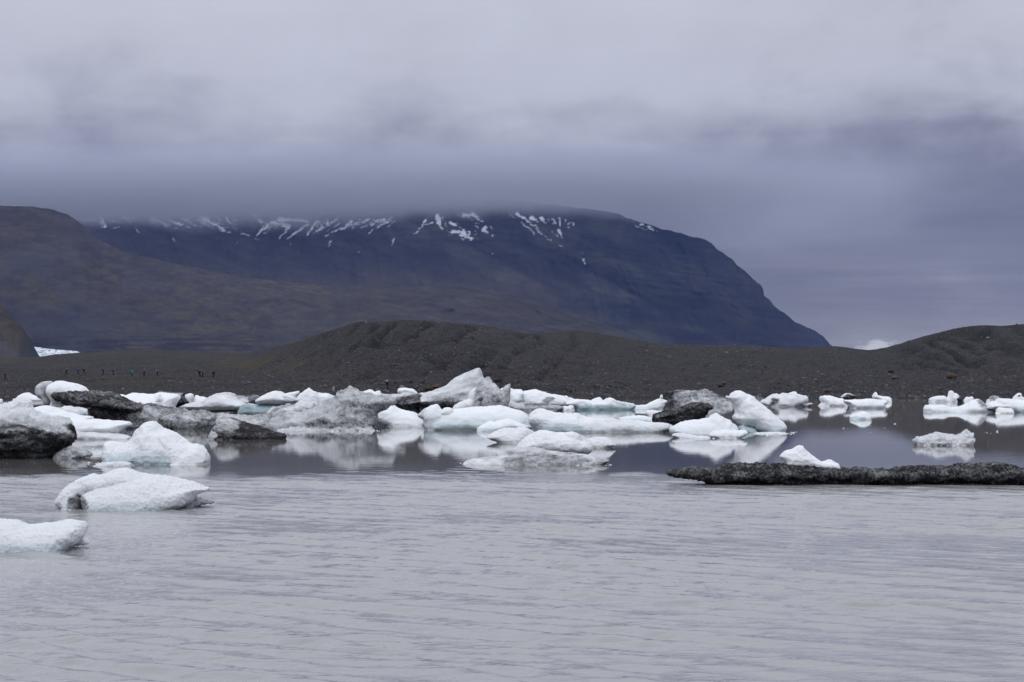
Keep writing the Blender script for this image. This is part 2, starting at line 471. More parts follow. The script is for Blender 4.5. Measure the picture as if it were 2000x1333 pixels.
MX, MY = np.meshgrid(mxs, mys, indexing='ij')
MZ = terrain_z(MX, MY)
MZ[:, -1] = -4; 
uu = 1000 + F_PX * MX / MY; vv = HOR - (MZ - CAM_H) / MY * F_PX
moss = np.exp(-((uu - 520) / 75) ** 2 - ((vv - 710) / 12) ** 2) * 1.5 * sstep(0.4, 0.62, fbm(MX / 5, MY / 9, 0, 4, 61))
moss = np.clip(moss + 0.35 * sstep(0.5, 0.7, fbm(MX / 14, MY / 24, 3, 4, 62)) * sstep(700, 300, uu), 0, 0.6)
wet_and_shade = sstep(0.9, 0.15, MZ + 0.5 * (fbm(MX / 5, MY / 5, 0, 3, 63) - 0.5)) * 0.8
wet_and_shade = np.clip(wet_and_shade + 0.95 * sstep(0.15, 0.6, terrain_z(MX, MY, True)) * sstep(0.3, 0.6, fbm(MX / 4, MY / 7, 0, 3, 64)), 0, 0.9)  # adds gully shade, painted into the colour so the gullies show
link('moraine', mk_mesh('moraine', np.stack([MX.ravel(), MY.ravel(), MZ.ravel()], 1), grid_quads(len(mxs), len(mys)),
     {'moss': moss.ravel(), 'wet_and_shade': wet_and_shade.ravel()}), MORAINE, kind='structure', label='dark gravel moraine ridge along the far shore')
# ground sheet out to the horizon, under everything
gm_, N_, b_, o_ = new_mat('outwash_ground')
N_.put(b_.inputs['Base Color'], N_.mix(N_.noise(N_.n('ShaderNodeTexCoord').outputs['Object'], 0.01, 5), (0.05, 0.048, 0.045, 1), (0.08, 0.075, 0.07, 1)))
b_.inputs['Roughness'].default_value = 0.95
link('ground', mk_mesh('ground', np.array([[-14000, -3000, -4], [14000, -3000, -4], [14000, 12000, -4], [-14000, 12000, -4.]]), np.array([[0, 1, 2, 3]])), gm_, kind='structure')

def find_ground(px, py, d0=250, d1=640):
    """where a viewing ray meets the moraine"""
    a, b = ray(px, py)
    D = np.linspace(d0, d1, 1600)
    dz_ = CAM_H + b * D - terrain_z(a * D, D)
    i = np.argmax(dz_ < 0) if (dz_ < 0).any() else np.argmin(np.abs(dz_))
    d = D[i]
    return np.array([a * d, d, float(terrain_z(np.array([a * d]), np.array([d]))[0])])

# loose stones on the slopes: uncountable
def ico():
    t = (1 + 5 ** .5) / 2
    V = np.array([[-1, t, 0], [1, t, 0], [-1, -t, 0], [1, -t, 0], [0, -1, t], [0, 1, t], [0, -1, -t], [0, 1, -t], [t, 0, -1], [t, 0, 1], [-t, 0, -1], [-t, 0, 1]], float)
    V /= np.linalg.norm(V[0])
    T = np.array([[0, 11, 5], [0, 5, 1], [0, 1, 7], [0, 7, 10], [0, 10, 11], [1, 5, 9], [5, 11, 4], [11, 10, 2], [10, 7, 6], [7, 1, 8], [3, 9, 4], [3, 4, 2], [3, 2, 6], [3, 6, 8], [3, 8, 9], [4, 9, 5], [2, 4, 11], [6, 2, 10], [8, 6, 7], [9, 8, 1]])
    return V, T
IV, IT = ico()
OV = np.array([[1, 0, 0], [-1, 0, 0], [0, 1, 0], [0, -1, 0], [0, 0, 1], [0, 0, -1.]])
OT = np.array([[0, 2, 4], [2, 1, 4], [1, 3, 4], [3, 0, 4], [2, 0, 5], [1, 2, 5], [3, 1, 5], [0, 3, 5]])
STONE_COLS = np.array([[.045, .043, .045], [.07, .066, .066], [.11, .105, .10], [.028, .027, .03], [.13, .115, .095], [.20, .19, .19], [.085, .065, .048]])
def stones(n, seed, size_fn, place_fn, colours=STONE_COLS, base=(OV, OT), w=(.36, .31, .14, .16, .015, .01, .008)):
    r = np.random.default_rng(seed)
    P = place_fn(r, n); n = len(P)
    s = size_fn(r, n, P)
    BV, BT = base; nb = len(BV)
    V = BV[None] * (1 + 0.5 * (r.random((n, nb, 1)) - 0.5))
    V = V * np.stack([0.8 + .6 * r.random(n), 0.8 + .6 * r.random(n), .5 + .4 * r.random(n)], 1)[:, None, :]
    a = r.random(n) * 6.28; c, s_ = np.cos(a)[:, None], np.sin(a)[:, None]
    V = np.stack([V[..., 0] * c - V[..., 1] * s_, V[..., 0] * s_ + V[..., 1] * c, V[..., 2]], 2)
    V = V * s[:, None, None] + P[:, None, :]
    T = (BT[None] + nb * np.arange(n)[:, None, None]).reshape(-1, 3)
    C = colours[r.choice(len(colours), n, p=np.array(w) / sum(w))] * (0.75 + .5 * r.random((n, 1)))
    return V.reshape(-1, 3), T, np.repeat(C, nb, 0)
def place_moraine(r, n):
    u = r.uniform(-60, 2060, n * 3)
    D = 262 + 250 * r.random(n * 3) ** 1.5
    x = ray(u, 700)[0] * D
    keep = r.random(n * 3) < 0.25 + 0.75 * sstep(0.42, 0.6, fbm(x / 14, D / 20, 0, 3, 71)) * (0.45 + 0.55 * sstep(550, 800, u))
    x, D = x[keep][:n], D[keep][:n]
    z = terrain_z(x, D)
    ok = z > 0.05
    return np.stack([x, D, z], 1)[ok]
V, T, C = stones(34000, 11, lambda r, n, P: 0.05 + 0.085 * r.exponential(1, n).clip(0, 4), place_moraine)
link('gravel', mk_mesh('gravel', V, T, {'Col': C}, smooth=False), STONE, kind='stuff', label='loose grey and tan stones scattered over the moraine slopes')

# ------------------------------------------------------------------ mountains
def sheet(name, sky, foot, Dr, Df, nu, nv, u0, u1, relief, colour, prof=0.85, seed=0, gw=40.0, label=None, mat=None, rough=2.0):
    u = np.linspace(u0, u1, nu); v = np.linspace(0, 1, nv)
    U, Vv = np.meshgrid(u, v, indexing='ij')
    sk = sky(U) + rough * (fbm(U / 9, 0.5, seed, 3, seed) - 0.5)
    py = foot(U) + (sk - foot(U)) * Vv ** prof
    D = Df(U) + (Dr(U) - Df(U)) * Vv
    wr = 1.5 * fbm(U / 120, Vv * 3, 0, 3, seed + 5)
    g = ridged(U / gw + wr + 1.2 * Vv, Vv * 1.2, 0, 4, seed + 1)
    lump = fbm(U / 90, Vv * 4, 2, 4, seed + 2)
    env = np.sin(np.pi * np.clip(Vv, 0, 1)) ** 0.5
    D = D + relief * np.clip((foot(U) - sk) / 260, 0.03, 1.0) * ((g - 0.6) * 0.8 + (lump - 0.5) * 1.4) * env
    a, b = ray(U, py)
    P = np.stack([a * D, D, CAM_H + b * D], 2)
    C = colour(U, py, Vv, g)
    # a back slope closes the mass behind its crest
    back = P[:, -1, :].copy(); back2 = back.copy()
    back[:, :2] *= 1.06; back[:, 2] *= 0.8; back2[:, :2] *= 1.14; back2[:, 2] = -3
    front = P[:, 0, :].copy(); front[:, 2] = -3.5; front[:, 1] -= 5
    P = np.concatenate([front[:, None], P, back[:, None], back2[:, None]], 1)
    C = np.concatenate([C[:, :1], C, C[:, -1:], C[:, -1:]], 1)
    P = P.reshape(-1, 3); P[:, 2] = np.maximum(P[:, 2], -3.5)
    return link(name, mk_mesh(name, P, grid_quads(nu, nv + 3), {'Col': C.reshape(-1, 3)}), mat or ROCK, kind='structure', label=label)
def lerp3(a, b, t): return np.asarray(a) + (np.asarray(b) - np.asarray(a)) * t[..., None]

SNOW6 = '300,62,350,85,8 360,68,400,80,6 395,90,410,125,13 320,95,380,105,5 400,75,450,85,6 480,85,540,100,7 590,95,640,112,11 660,98,740,130,8 710,95,765,122,7 630,115,660,132,4 780,85,830,110,12 800,95,880,140,13 830,110,850,130,8 880,90,920,140,8 900,100,955,100,5 985,75,1040,130,7 1000,90,1050,125,6 1050,120,1000,160,9 1060,110,1130,125,16 1090,98,1200,106,15 1200,115,1120,175,8 1130,130,1090,175,6 1240,105,1200,160,11 1280,105,1220,160,8 1320,95,1250,140,7 1370,105,1340,140,13 1400,110,1270,160,6 1440,95,1380,130,9 1480,100,1410,135,7 1530,95,1440,150,8 1500,95,1450,120,8 1290,180,1285,205,6 1540,175,1532,200,6 1670,95,1620,160,6 1710,85,1720,130,19 1760,110,1780,125,15 1770,145,1830,155,13 1830,145,1840,180,10 1890,138,1905,132,18 1850,75,1870,95,12 1690,110,1640,130,5 440,132,462,128,4 525,130,545,155,4 675,175,685,185,4 925,190,930,193,4 860,140,900,150,4 340,138,345,143,4 1130,195,1134,198,3 1920,158,1924,160,5 1925,232,1930,234,4 1400,222,1404,224,3 940,150,1010,180,4 780,128,800,134,4 430,100,470,112,4'
SNOW7 = '10,70,60,80,11 200,70,250,100,13 250,82,265,88,15 245,100,300,150,6 300,150,318,163,3 285,85,298,100,9 325,88,335,105,6 355,88,352,115,9 350,130,362,155,11 345,180,357,188,4 435,230,445,248,5 640,105,695,130,6 10,130,20,150,17 85,118,90,135,17 0,145,45,160,10 398,103,402,107,7 115,210,118,213,4 425,208,430,212,3 60,95,75,98,6'
STROKES = []
for q in SNOW6.split():
    a = [float(t) for t in q.split(',')]; STROKES.append((a[0] / 2, 380 + a[1] / 2, a[2] / 2, 380 + a[3] / 2, a[4] / 4))
for q in SNOW7.split():
    a = [float(t) for t in q.split(',')]; STROKES.append((900 + a[0] / 1.818, 380 + a[1] / 1.818, 900 + a[2] / 1.818, 380 + a[3] / 1.818, a[4] / 3.7))
_r = np.random.default_rng(5)
for (x0, y0, x1, y1, w) in list(STROKES):
    if w < 1.6: continue
    for _ in range(3):
        ox, oy, f = _r.uniform(-16, 16), _r.uniform(-3, 9), _r.uniform(0.3, 0.8)
        STROKES.append((x0 + ox, y0 + oy, x0 + ox + (x1 - x0) * f, y0 + oy + (y1 - y0) * f, _r.uniform(0.55, 1.1)))
def snow_mask(U, py):
    m = np.full(U.shape, -9.0)
    wu = U + 9 * (fbm(U / 9, py / 7, 0, 3, 81) - 0.5); wv = py + 7 * (fbm(U / 8, py / 6, 5, 3, 82) - 0.5)
    for (x0, y0, x1, y1, w) in STROKES:
        sel = (U > min(x0, x1) - 16) & (U < max(x0, x1) + 16)
        ii = np.nonzero(sel.any(1))[0]
        if len(ii) == 0: continue
        sl = slice(ii[0], ii[-1] + 1)
        ex, ey = x1 - x0, y1 - y0
        t = np.clip(((wu[sl] - x0) * ex + (wv[sl] - y0) * ey) / (ex * ex + ey * ey + 1e-6), 0, 1)
        d = np.hypot(wu[sl] - x0 - t * ex, wv[sl] - y0 - t * ey)
        m[sl] = np.maximum(m[sl], 0.95 * w * (1.15 - 0.6 * t) - d)
    m = m - 1.6 * sstep(0.5, 0.7, fbm(U / 5, py / 3, 9, 3, 83))
    return 0.9 * sstep(-0.8, 1.1, m)

SKY_SH = curve('-400,380 -100,398 0,402 60,404 100,409 130,418 155,435 180,457 200,473 240,491 320,511 415,530 500,545 625,557 800,562 860,558 925,565 1000,576 1100,603 1200,641 1280,673 1350,692')
def col_massif(U, py, V, g):
    n = fbm(U / 60, py / 30, 0, 5, 91); n2 = fbm(U / 12, py / 5, 0, 4, 92)
    st = fbm(U / 150, (py - 0.12 * U) / 4.5, 0, 4, 93)
    c = lerp3((0.050, 0.048, 0.044), (0.080, 0.078, 0.062), sstep(0.3, 0.7, n))
    c = lerp3(c, (0.030, 0.031, 0.034), (sstep(0.5, 0.68, st) * 0.7 * sstep(1000, 1250, U)))
    c = lerp3(c, (0.028, 0.029, 0.032), 0.35 * sstep(0.55, 0.75, g) * sstep(0.4, 0.6, n2))
    green = sstep(560, 640, py) * sstep(1420, 1150, U) * sstep(0.35, 0.6, n)
    c = lerp3(c, (0.060, 0.068, 0.040), 0.8 * green)
    # dark valley lines, relief shade painted into the colour
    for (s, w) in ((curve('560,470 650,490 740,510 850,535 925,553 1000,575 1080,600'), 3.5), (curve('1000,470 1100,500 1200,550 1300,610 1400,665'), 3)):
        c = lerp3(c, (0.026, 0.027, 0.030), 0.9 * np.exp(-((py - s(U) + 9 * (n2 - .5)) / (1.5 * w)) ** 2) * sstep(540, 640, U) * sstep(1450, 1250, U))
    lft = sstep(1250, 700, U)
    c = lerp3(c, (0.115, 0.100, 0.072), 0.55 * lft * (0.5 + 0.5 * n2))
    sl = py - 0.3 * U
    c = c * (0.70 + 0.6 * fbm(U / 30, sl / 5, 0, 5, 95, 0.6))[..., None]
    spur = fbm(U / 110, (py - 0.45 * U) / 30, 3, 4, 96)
    c = c * (0.72 + 0.56 * sstep(0.35, 0.65, spur))[..., None]  # spur relief painted in: lighter ridges, darker hollows
    ed = SKY_SH(U) - py                                # tundra carries on above the lower shoulder
    c = lerp3(c, (0.105, 0.092, 0.070), 0.75 * np.exp(-(np.maximum(ed, 0) / 38) ** 2) * sstep(1250, 900, U))
    return lerp3(0.5 * c, (0.70, 0.73, 0.78), snow_mask(U, py))
def col_shoulder(U, py, V, g):
    n = fbm(U / 70, py / 35, 0, 5, 101); n2 = fbm(U / 22 + py / 30, py / 6, 0, 4, 102); n3 = fbm(U / 8, py / 4, 0, 3, 103)
    c = lerp3((0.118, 0.100, 0.056), (0.066, 0.058, 0.050), sstep(0.3, 0.7, n2))
    c = lerp3(c, (0.110, 0.100, 0.088), 0.8 * sstep(0.52, 0.66, n))
    c = lerp3(c, (0.060, 0.046, 0.048), 0.45 * sstep(0.55, 0.7, fbm(U / 40, py / 9, 3, 4, 104)))
    sl = py - 0.22 * U                                # texture runs along the slope
    n4 = fbm(U / 30, sl / 5, 6, 5, 106, 0.6); n5 = fbm(U / 7, sl / 2.2, 8, 3, 107)
    c = lerp3(c, (0.050, 0.044, 0.042), 0.40 * sstep(0.50, 0.68, n4))
    c = lerp3(c, (0.150, 0.130, 0.090), 0.45 * sstep(0.54, 0.68, n5) * sstep(150, 450, U))
    c = lerp3(c, (0.175, 0.155, 0.115), 0.7 * sstep(0.47, 0.62, fbm(U / 28, (py - 0.20 * U) / 2.2, 4, 4, 109)) * np.exp(-((U - 570) / 130) ** 2 - ((py - 568) / 20) ** 2))
    # grey scree fan and layered cliffs on the left
    c = lerp3(c, (0.080, 0.080, 0.088), np.exp(-((U - 70) / 75) ** 2 - ((py - 515) / 26) ** 2))
    c = lerp3(c, (0.070, 0.071, 0.080), 0.85 * sstep(590, 612, py + 14 * (n3 - .5)) * sstep(330, 120, U))
    c = lerp3(c, (0.026, 0.026, 0.032), 0.85 * sstep(0.48, 0.60, fbm(U / 70, py / 3.0, 0, 4, 105)) * sstep(640, 668, py) * sstep(620, 420, U))
    c = lerp3(c, (0.034, 0.036, 0.042), 0.7 * np.exp(-((py - 628 - 0.02 * (U - 330) + 8 * (n3 - .5)) / 4.0) ** 2) * sstep(240, 290, U) * sstep(410, 360, U))
    c = lerp3(c, (0.040, 0.040, 0.040), 0.4 * np.exp(-((U - 120) / 45) ** 2 - ((py - 450) / 12) ** 2))
    far = sstep(420, 900, U)
    c = lerp3(c, (0.095, 0.086, 0.068), 0.6 * far)
    c = c * (1 + 0.35 * far * (fbm(U / 40, sl / 4, 2, 5, 108) - 0.5) * 2)[..., None]
    return 0.43 * c * (0.8 + 0.4 * n3[..., None])
const = lambda k: (lambda U: np.full(np.shape(U), float(k)))
sheet('distant_ridge', curve('1300,640 1540,628 1560,632 1580,641 1590,646 1600,653 1608,657 1620,672 1640,690'), const(712), const(8000), const(7600), 160, 40, 1380, 1640, 60,
      lambda U, py, V, g: lerp3((0.022, 0.022, 0.024), (0.03, 0.03, 0.03), g), seed=3, label='farthest dark headland ridge peeking out beyond the mountain', rough=4)
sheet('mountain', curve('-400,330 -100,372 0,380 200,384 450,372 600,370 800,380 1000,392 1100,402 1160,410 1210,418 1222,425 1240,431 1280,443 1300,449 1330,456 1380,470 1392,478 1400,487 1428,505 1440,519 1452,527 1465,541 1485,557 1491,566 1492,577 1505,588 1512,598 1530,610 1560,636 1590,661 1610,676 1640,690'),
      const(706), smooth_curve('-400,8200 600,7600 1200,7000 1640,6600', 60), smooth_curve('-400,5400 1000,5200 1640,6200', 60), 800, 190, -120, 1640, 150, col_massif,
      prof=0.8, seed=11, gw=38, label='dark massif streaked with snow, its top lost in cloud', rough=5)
sheet('mountain_shoulder', SKY_SH,
      const(706), smooth_curve('-400,5000 300,4900 900,4500 1350,4300', 60), smooth_curve('-400,3300 300,3500 900,3900 1350,4200', 60), 560, 140, -120, 1350, 100, col_shoulder,
      prof=0.75, seed=23, gw=46, label='brown tundra shoulder sloping down in front of the massif', rough=3)
def col_glacier(U, py, V, g):
    n = ridged(U / 6 + py / 7, py / 1.6, 0, 4, 111)
    return lerp3((0.62, 0.67, 0.73), (0.20, 0.23, 0.27), sstep(0.62, 0.82, n))
sheet('glacier', curve('30,690 68,678 80,680 95,682 112,682.5 128,684.5 150,686 172,694'), const(703), const(2300), const(2000), 220, 40, 30, 172, 20, col_glacier, seed=31, gw=9,
      label='small white glacier tongue between dark cliff and moraine', rough=3)
def col_cliff(U, py, V, g):
    n = fbm(U / 16, (py + 0.4 * U) / 5, 0, 4, 121); n2 = fbm(U / 6, py / 4, 0, 3, 122)
    c = lerp3((0.048, 0.040, 0.026), (0.030, 0.028, 0.029), sstep(0.4, 0.62, n))
    c = lerp3(c, (0.060, 0.058, 0.060), sstep(672, 684, py - 0.35 * (U - 30)) * sstep(50, 20, U))
    c = lerp3(c, (0.024, 0.024, 0.027), sstep(640, 672, py - 5 * (n2 - .5)) * sstep(30, 45, U))
    return c
sheet('rock_cliff', curve('-200,540 -80,562 0,596 10,603 22,612 32,627 45,640 52,653 60,664 66,677 75,693 84,706'), const(710), const(1700), const(1450), 220, 120, -200, 84, 60, col_cliff, seed=41, gw=14,
      label='dark layered rock cliff at the left edge', rough=3)

# ------------------------------------------------------------------ icebergs
class Lobe:
    def __init__(s, outline, yw, T=None, r=0.85, lean=0.3, dy=0.0, dirt=0.0, blue=None, sm=1, part=None, ext=None, p=2.0):
        s.__dict__.update(locals())
def build_lobes(lobes, res, lump, grain, seed, patches, spec_n, dmul, notch=2.2):
    """union of inflated outlines -> one mesh in world coordinates with dirt and blue attributes"""
    L = []
    for l in lobes:
        P = pts(l.outline)
        Dw = water_depth(l.yw); k0 = Dw / F_PX
        w = np.ptp(P[:, 0]); hgt = np.ptp(P[:, 1])
        T = l.T if l.T else min(0.45 * w, 1.3 * hgt)
        Dc = Dw + 0.9 * T * k0 + l.dy * k0
        k = Dc / F_PX
        ext = l.ext if l.ext is not None else max(6.0, 0.35 * hgt)
        Q = P.copy(); low = Q[:, 1] > l.yw - 2.5; Q[low, 1] = np.maximum(Q[low, 1], l.yw) + ext
        if l.sm: Q = chaikin(Q, l.sm)
        a, b = ray(Q[:, 0], Q[:, 1])
        W_ = np.stack([a * Dc, CAM_H + b * Dc], 1)
        L.append(dict(W=W_, D=Dc, T=T * k, k=k, l=l))
    k = min(q['k'] for q in L)
    h = 1.30 * res * k
    x0 = min(q['W'][:, 0].min() for q in L) - 3 * h; x1 = max(q['W'][:, 0].max() for q in L) + 3 * h
    z0 = max(min(q['W'][:, 1].min() for q in L), -4.5 * 3 * k) - 3 * h; z1 = max(q['W'][:, 1].max() for q in L) + 3 * h
    pad = lambda q: abs(q['l'].lean) * np.ptp(q['W'][:, 1]) * 0.6
    ya = min(q['D'] - q['T'] - pad(q) for q in L) - 3 * h; yb = max(q['D'] + q['T'] + pad(q) for q in L) + 3 * h
    gx, gy, gz = np.arange(x0, x1, h), np.arange(ya, yb, h * 1.7), np.arange(z0, z1, h)
    X2, Z2 = np.meshgrid(gx, gz, indexing='ij')
    F = None; best = None
    for i, q in enumerate(L):
        l = q['l']
        d = poly_sdf(q['W'], X2, Z2)
        dm = d.max() if d.max() > 0 else h
        R = l.r * dm
        zc = 0.5 * (q['W'][:, 1].min() + q['W'][:, 1].max())
        yc = q['D'] + l.lean * (gz - zc)
        s = np.abs(gy[:, None] - yc[None, :]) / q['T']
        g = np.where(s < 1, 1 - np.maximum(1 - np.minimum(s, 1) ** l.p, 0) ** (1 / l.p), 1 + (s - 1) * 6)
        f = (d[:, None, :] - R * g[None]).astype(np.float32)
        if F is None: F = f; best = np.zeros(f.shape, np.int8)
        else:
            best[f > F] = i; F = np.maximum(F, f)
    # melt notch eaten into the ice at the waterline
    F = F - (notch * k * np.exp(-((gz - 1.0 * k) / (3.2 * k)) ** 2))[None, None, :].astype(np.float32)
    V, Q = surface_nets(F, (0, 0, 0), 1.0)
    gi = np.clip(np.round(V).astype(int), 0, np.array(F.shape) - 1)
    wh = best[gi[:, 0], gi[:, 1], gi[:, 2]]
    V = V * np.array([h, 1.7 * h, h]) + np.array([x0, ya, z0])
    keep = (V[Q][:, :, 2].max(1) > -0.25 - 2 * k)
    used, Q = drop_faces(V, Q, keep); V = V[used]; wh = wh[used]
    N = vert_normals(V, Q)
    px = V / k                                    # pixel-sized coordinates for noise
    size = np.sqrt(np.ptp(V[:, 0]) * max(np.ptp(V[:, 2]), 1e-3)) / k
    l1 = max(size * 0.35, 8)
    disp = lump * l1 * 0.22 * (fbm(px[:, 0] / l1, px[:, 1] / l1, px[:, 2] / (l1 * .8), 3, seed) - 0.5)
    c1 = min(max(size * 0.16, 7.0), 22.0)             # melt cups with sharp ridges between them
    wx = px[:, 0] + 3 * (fbm(px[:, 0] / 8, px[:, 1] / 8, px[:, 2] / 8, 2, seed + 2) - 0.5)
    disp += lump * 0.30 * c1 * (worley(wx / (c1 * 1.25), px[:, 1] / c1, px[:, 2] / (c1 * 0.8), seed + 3) - 0.5)
    disp += lump * 2.2 * (ridged(px[:, 0] / 11, px[:, 1] / 11, px[:, 2] / 7, 3, seed + 4) - 0.55)
    disp += grain * 3.4 * (fbm(px[:, 0] / 4.5, px[:, 1] / 4.5, px[:, 2] / 4, 3, seed + 7, 0.65) - 0.5)
    V = V + N * (disp * k)[:, None]
    U_, Vp = project(V)
    dirt = np.zeros(len(V)); blue = np.zeros(len(V))
    nb = fbm(px[:, 0] / 9, px[:, 1] / 9, px[:, 2] / 6, 3, seed + 11) - 0.5
    for i, q in enumerate(L):
        m = wh == i; l = q['l']
        dirt[m] = l.dirt
        if l.blue:
            am, top, bot = l.blue
            blue[m] = am * sstep(top, bot, Vp[m] + 7 * nb[m])
    for (what, poly, val, soft) in patches:
        d = poly_sdf(pts(poly), U_, Vp) + nb * soft * 2.2
        t = sstep(-soft, soft, d)
        if what == 'dirt': dirt = dirt + (val - dirt) * t
        else: blue = blue + (val - blue) * t
    n1 = fbm(px[:, 0] / 2.4, px[:, 1] / 2.4, px[:, 2] / 2.2, 2, seed + 13) - 0.5
    n2 = fbm(px[:, 0] / 16, px[:, 1] / 16, px[:, 2] / 9, 3, seed + 15) - 0.5
    dd = 1 - (1 - np.clip(dirt * dmul, 0, 1)) ** 1.8
    tilt = 0.25 * math.sin(seed)
    band = fbm(px[:, 0] / 45, px[:, 1] / 45, (px[:, 2] + tilt * px[:, 0]) / 4.5, 4, seed + 17, 0.6) - 0.5   # dirt lies in layers
    sp = spec_n * 1.5 * n1 * sstep(0.15, 0.5, dd)
    dirt = np.clip(dd + dd * (1.15 - dd) * (sp + 2.0 * n2 + 1.9 * band), 0, 1)
    return V, Q, dirt, blue
BERG_N = [0]
def berg(name, label, lobes, patches=(), lump=1.0, grain=0.7, res=1.5, speck=1.0, group=None, cat='iceberg', dmul=1.0):
    BERG_N[0] += 1
    seed = 200 + 20 * BERG_N[0]
    parts = {}
    for l in lobes: parts.setdefault(l.part, []).append(l)
    main = parts.pop(None)
    V, Q, d, b = build_lobes(main, res, lump, grain, seed, patches, speck, dmul)
    loc = np.array([0.5 * (V[:, 0].min() + V[:, 0].max()), 0.5 * (V[:, 1].min() + V[:, 1].max()), max(V[:, 2].min(), 0.0)])
    o = link(name, mk_mesh(name, V - loc, Q, {'dirt': d, 'blue': b, 'grain': np.full(len(V), grain)}), ICE, loc, label=label, cat=cat, group=group)
    for i, (pn, ls) in enumerate(parts.items()):
        V, Q, d, b = build_lobes(ls, res, lump, grain, seed + 5 + i, patches, speck, dmul)
        link(pn, mk_mesh(pn, V - loc, Q, {'dirt': d, 'blue': b, 'grain': np.full(len(V), grain)}), ICE, parent=o)
    return o
G = 'icebergs floating in the lake'
# ---- left foreground
berg('iceberg', 'low crusty ice floe cut by the left edge, nearest the viewer',
     [Lobe('-60,1019 0,1019 30,1021 40,1025 55,1027 75,1026 100,1024 115,1020 135,1018 155,1020 162,1026 164,1033 162,1045 150,1060 135,1070 128,1079 60,1079 -60,1079', 1079, T=55, r=0.75, lean=0.75, blue=(0.55, 1052, 1072)),
      Lobe('120,1040 150,1038 166,1050 176,1061 170,1064 150,1066 120,1064', 1072, T=14, r=0.8, lean=0.4, dy=30)],
     lump=0.5, grain=1.4, res=1.4, group=G)
berg('iceberg', 'arched white ice chunk with pointed right tip on the rippled water',
     [Lobe('158,972 165,962 180,955 205,948 230,938 260,932 305,930 325,933 350,939 375,945 395,951 409,955 404,960 385,965 372,980 362,991 300,996 230,997 172,998 165,988', 997, T=60, r=0.8, lean=0.7, blue=(0.5, 972, 996)),
      Lobe('112,984 118,968 127,956 140,944 155,936 168,930 175,928 190,930 205,925 225,919 240,918 250,920 268,926 285,929 270,950 220,960 175,965 170,998 135,997 125,990', 997, T=55, r=0.7, lean=0.5, dy=28),
      Lobe('340,978 370,968 385,972 402,976 420,979 416,984 395,986 372,991 345,992', 992, T=18, r=0.8, dy=10, lean=0.5, dirt=0.12, part='waterline_fringe')],
     patches=[('dirt', '130,998 134,972 150,964 163,972 170,985 172,1000', 0.5, 4)], lump=0.7, grain=1.4, res=1.4, group=G)
berg('iceberg', 'white pyramid iceberg with teal hollow at its waterline',
     [Lobe('205,900 222,880 240,868 250,860 258,853 261,848 265,840 272,835 280,828 286,825 295,825 303,829 312,835 325,840 340,848 355,857 365,862 373,868 385,868 395,873 403,884 409,896 409,908 380,906 340,908 240,909 215,906', 908, T=80, r=0.9, lean=0.35, blue=(0.75, 872, 903)),
      Lobe('300,850 320,842 345,852 372,868 385,868 395,873 403,884 409,896 408,908 340,909 325,895 310,880', 908, T=45, r=0.8, lean=0.6, dy=-6),
      Lobe('200,905 199,873 205,866 212,864 225,866 245,868 255,880 250,905', 903, T=26, r=0.8, lean=0.4, dy=22),
      Lobe('172,911 185,906 205,903 230,902 260,905 255,911 200,912', 911, T=12, r=0.8, lean=0.2, dy=4, dirt=0.1, part='waterline_fringe')],
     lump=0.8, grain=0.9, res=1.4, group=G)
berg('iceberg', 'big left-edge iceberg with snowy peak above a dirt-blackened overhang',
     [Lobe('-80,800 -40,800 0,813 30,820 60,815 95,828 110,828 125,831 135,838 142,848 139,862 130,872 112,880 104,897 60,897 0,898 -80,898', 897, T=80, r=0.5, lean=-0.25, dirt=0.85),
      Lobe('-80,800 0,797 30,800 60,806 95,822 125,829 137,840 140,850 120,852 95,846 60,843 20,846 -80,850', 897, T=88, r=0.8, lean=0.5, dy=0, dirt=0.06),
      Lobe('-80,798 -30,796 0,791 12,787 25,782 35,780 42,783 48,788 52,795 58,802 68,808 90,820 110,850 0,860 -80,860', 885, T=70, r=0.8, lean=0.3, dy=10),
      Lobe('100,897 104,890 120,880 140,872 165,880 180,887 175,893 140,896', 896, T=20, r=0.8, lean=0.5, dirt=0.25, part='waterline_fringe')],
     patches=[('dirt', '-90,825 -10,822 40,818 95,825 130,832 142,850 120,846 95,842 60,840 20,844 -90,846', 0.20, 5), ('dirt', '92,890 100,868 108,850 135,852 130,868 112,884 100,893', 0.95, 4), ('blue', '40,896 60,870 95,866 95,885 80,897', 0.4, 6)],
     lump=2.0, grain=1.8, res=1.4, speck=1.3, group=G)
berg('iceberg', 'long white iceberg tongue pointing right behind the dirt-blackened one',
     [Lobe('100,850 110,828 125,821 150,820 175,821 188,819 195,822 215,824 225,823 240,823 252,825 256,831 250,834 245,837 238,842 234,848 200,850 150,852 120,856', 858, T=50, r=0.9, lean=0.5),
      Lobe('40,812 55,799 70,797 80,794 90,793 105,797 120,803 135,808 150,812 165,814 177,813 181,821 160,826 125,830 108,836 70,840', 855, T=60, r=0.9, lean=0.5, dy=8),
      Lobe('130,850 138,840 155,836 165,841 190,843 220,845 240,849 258,853 255,857 220,858 180,859 150,859 135,857', 858, T=34, r=0.9, lean=0.5, dy=-14, dirt=0.12, part='low_shelf')],
     lump=0.7, grain=0.5, group=G)
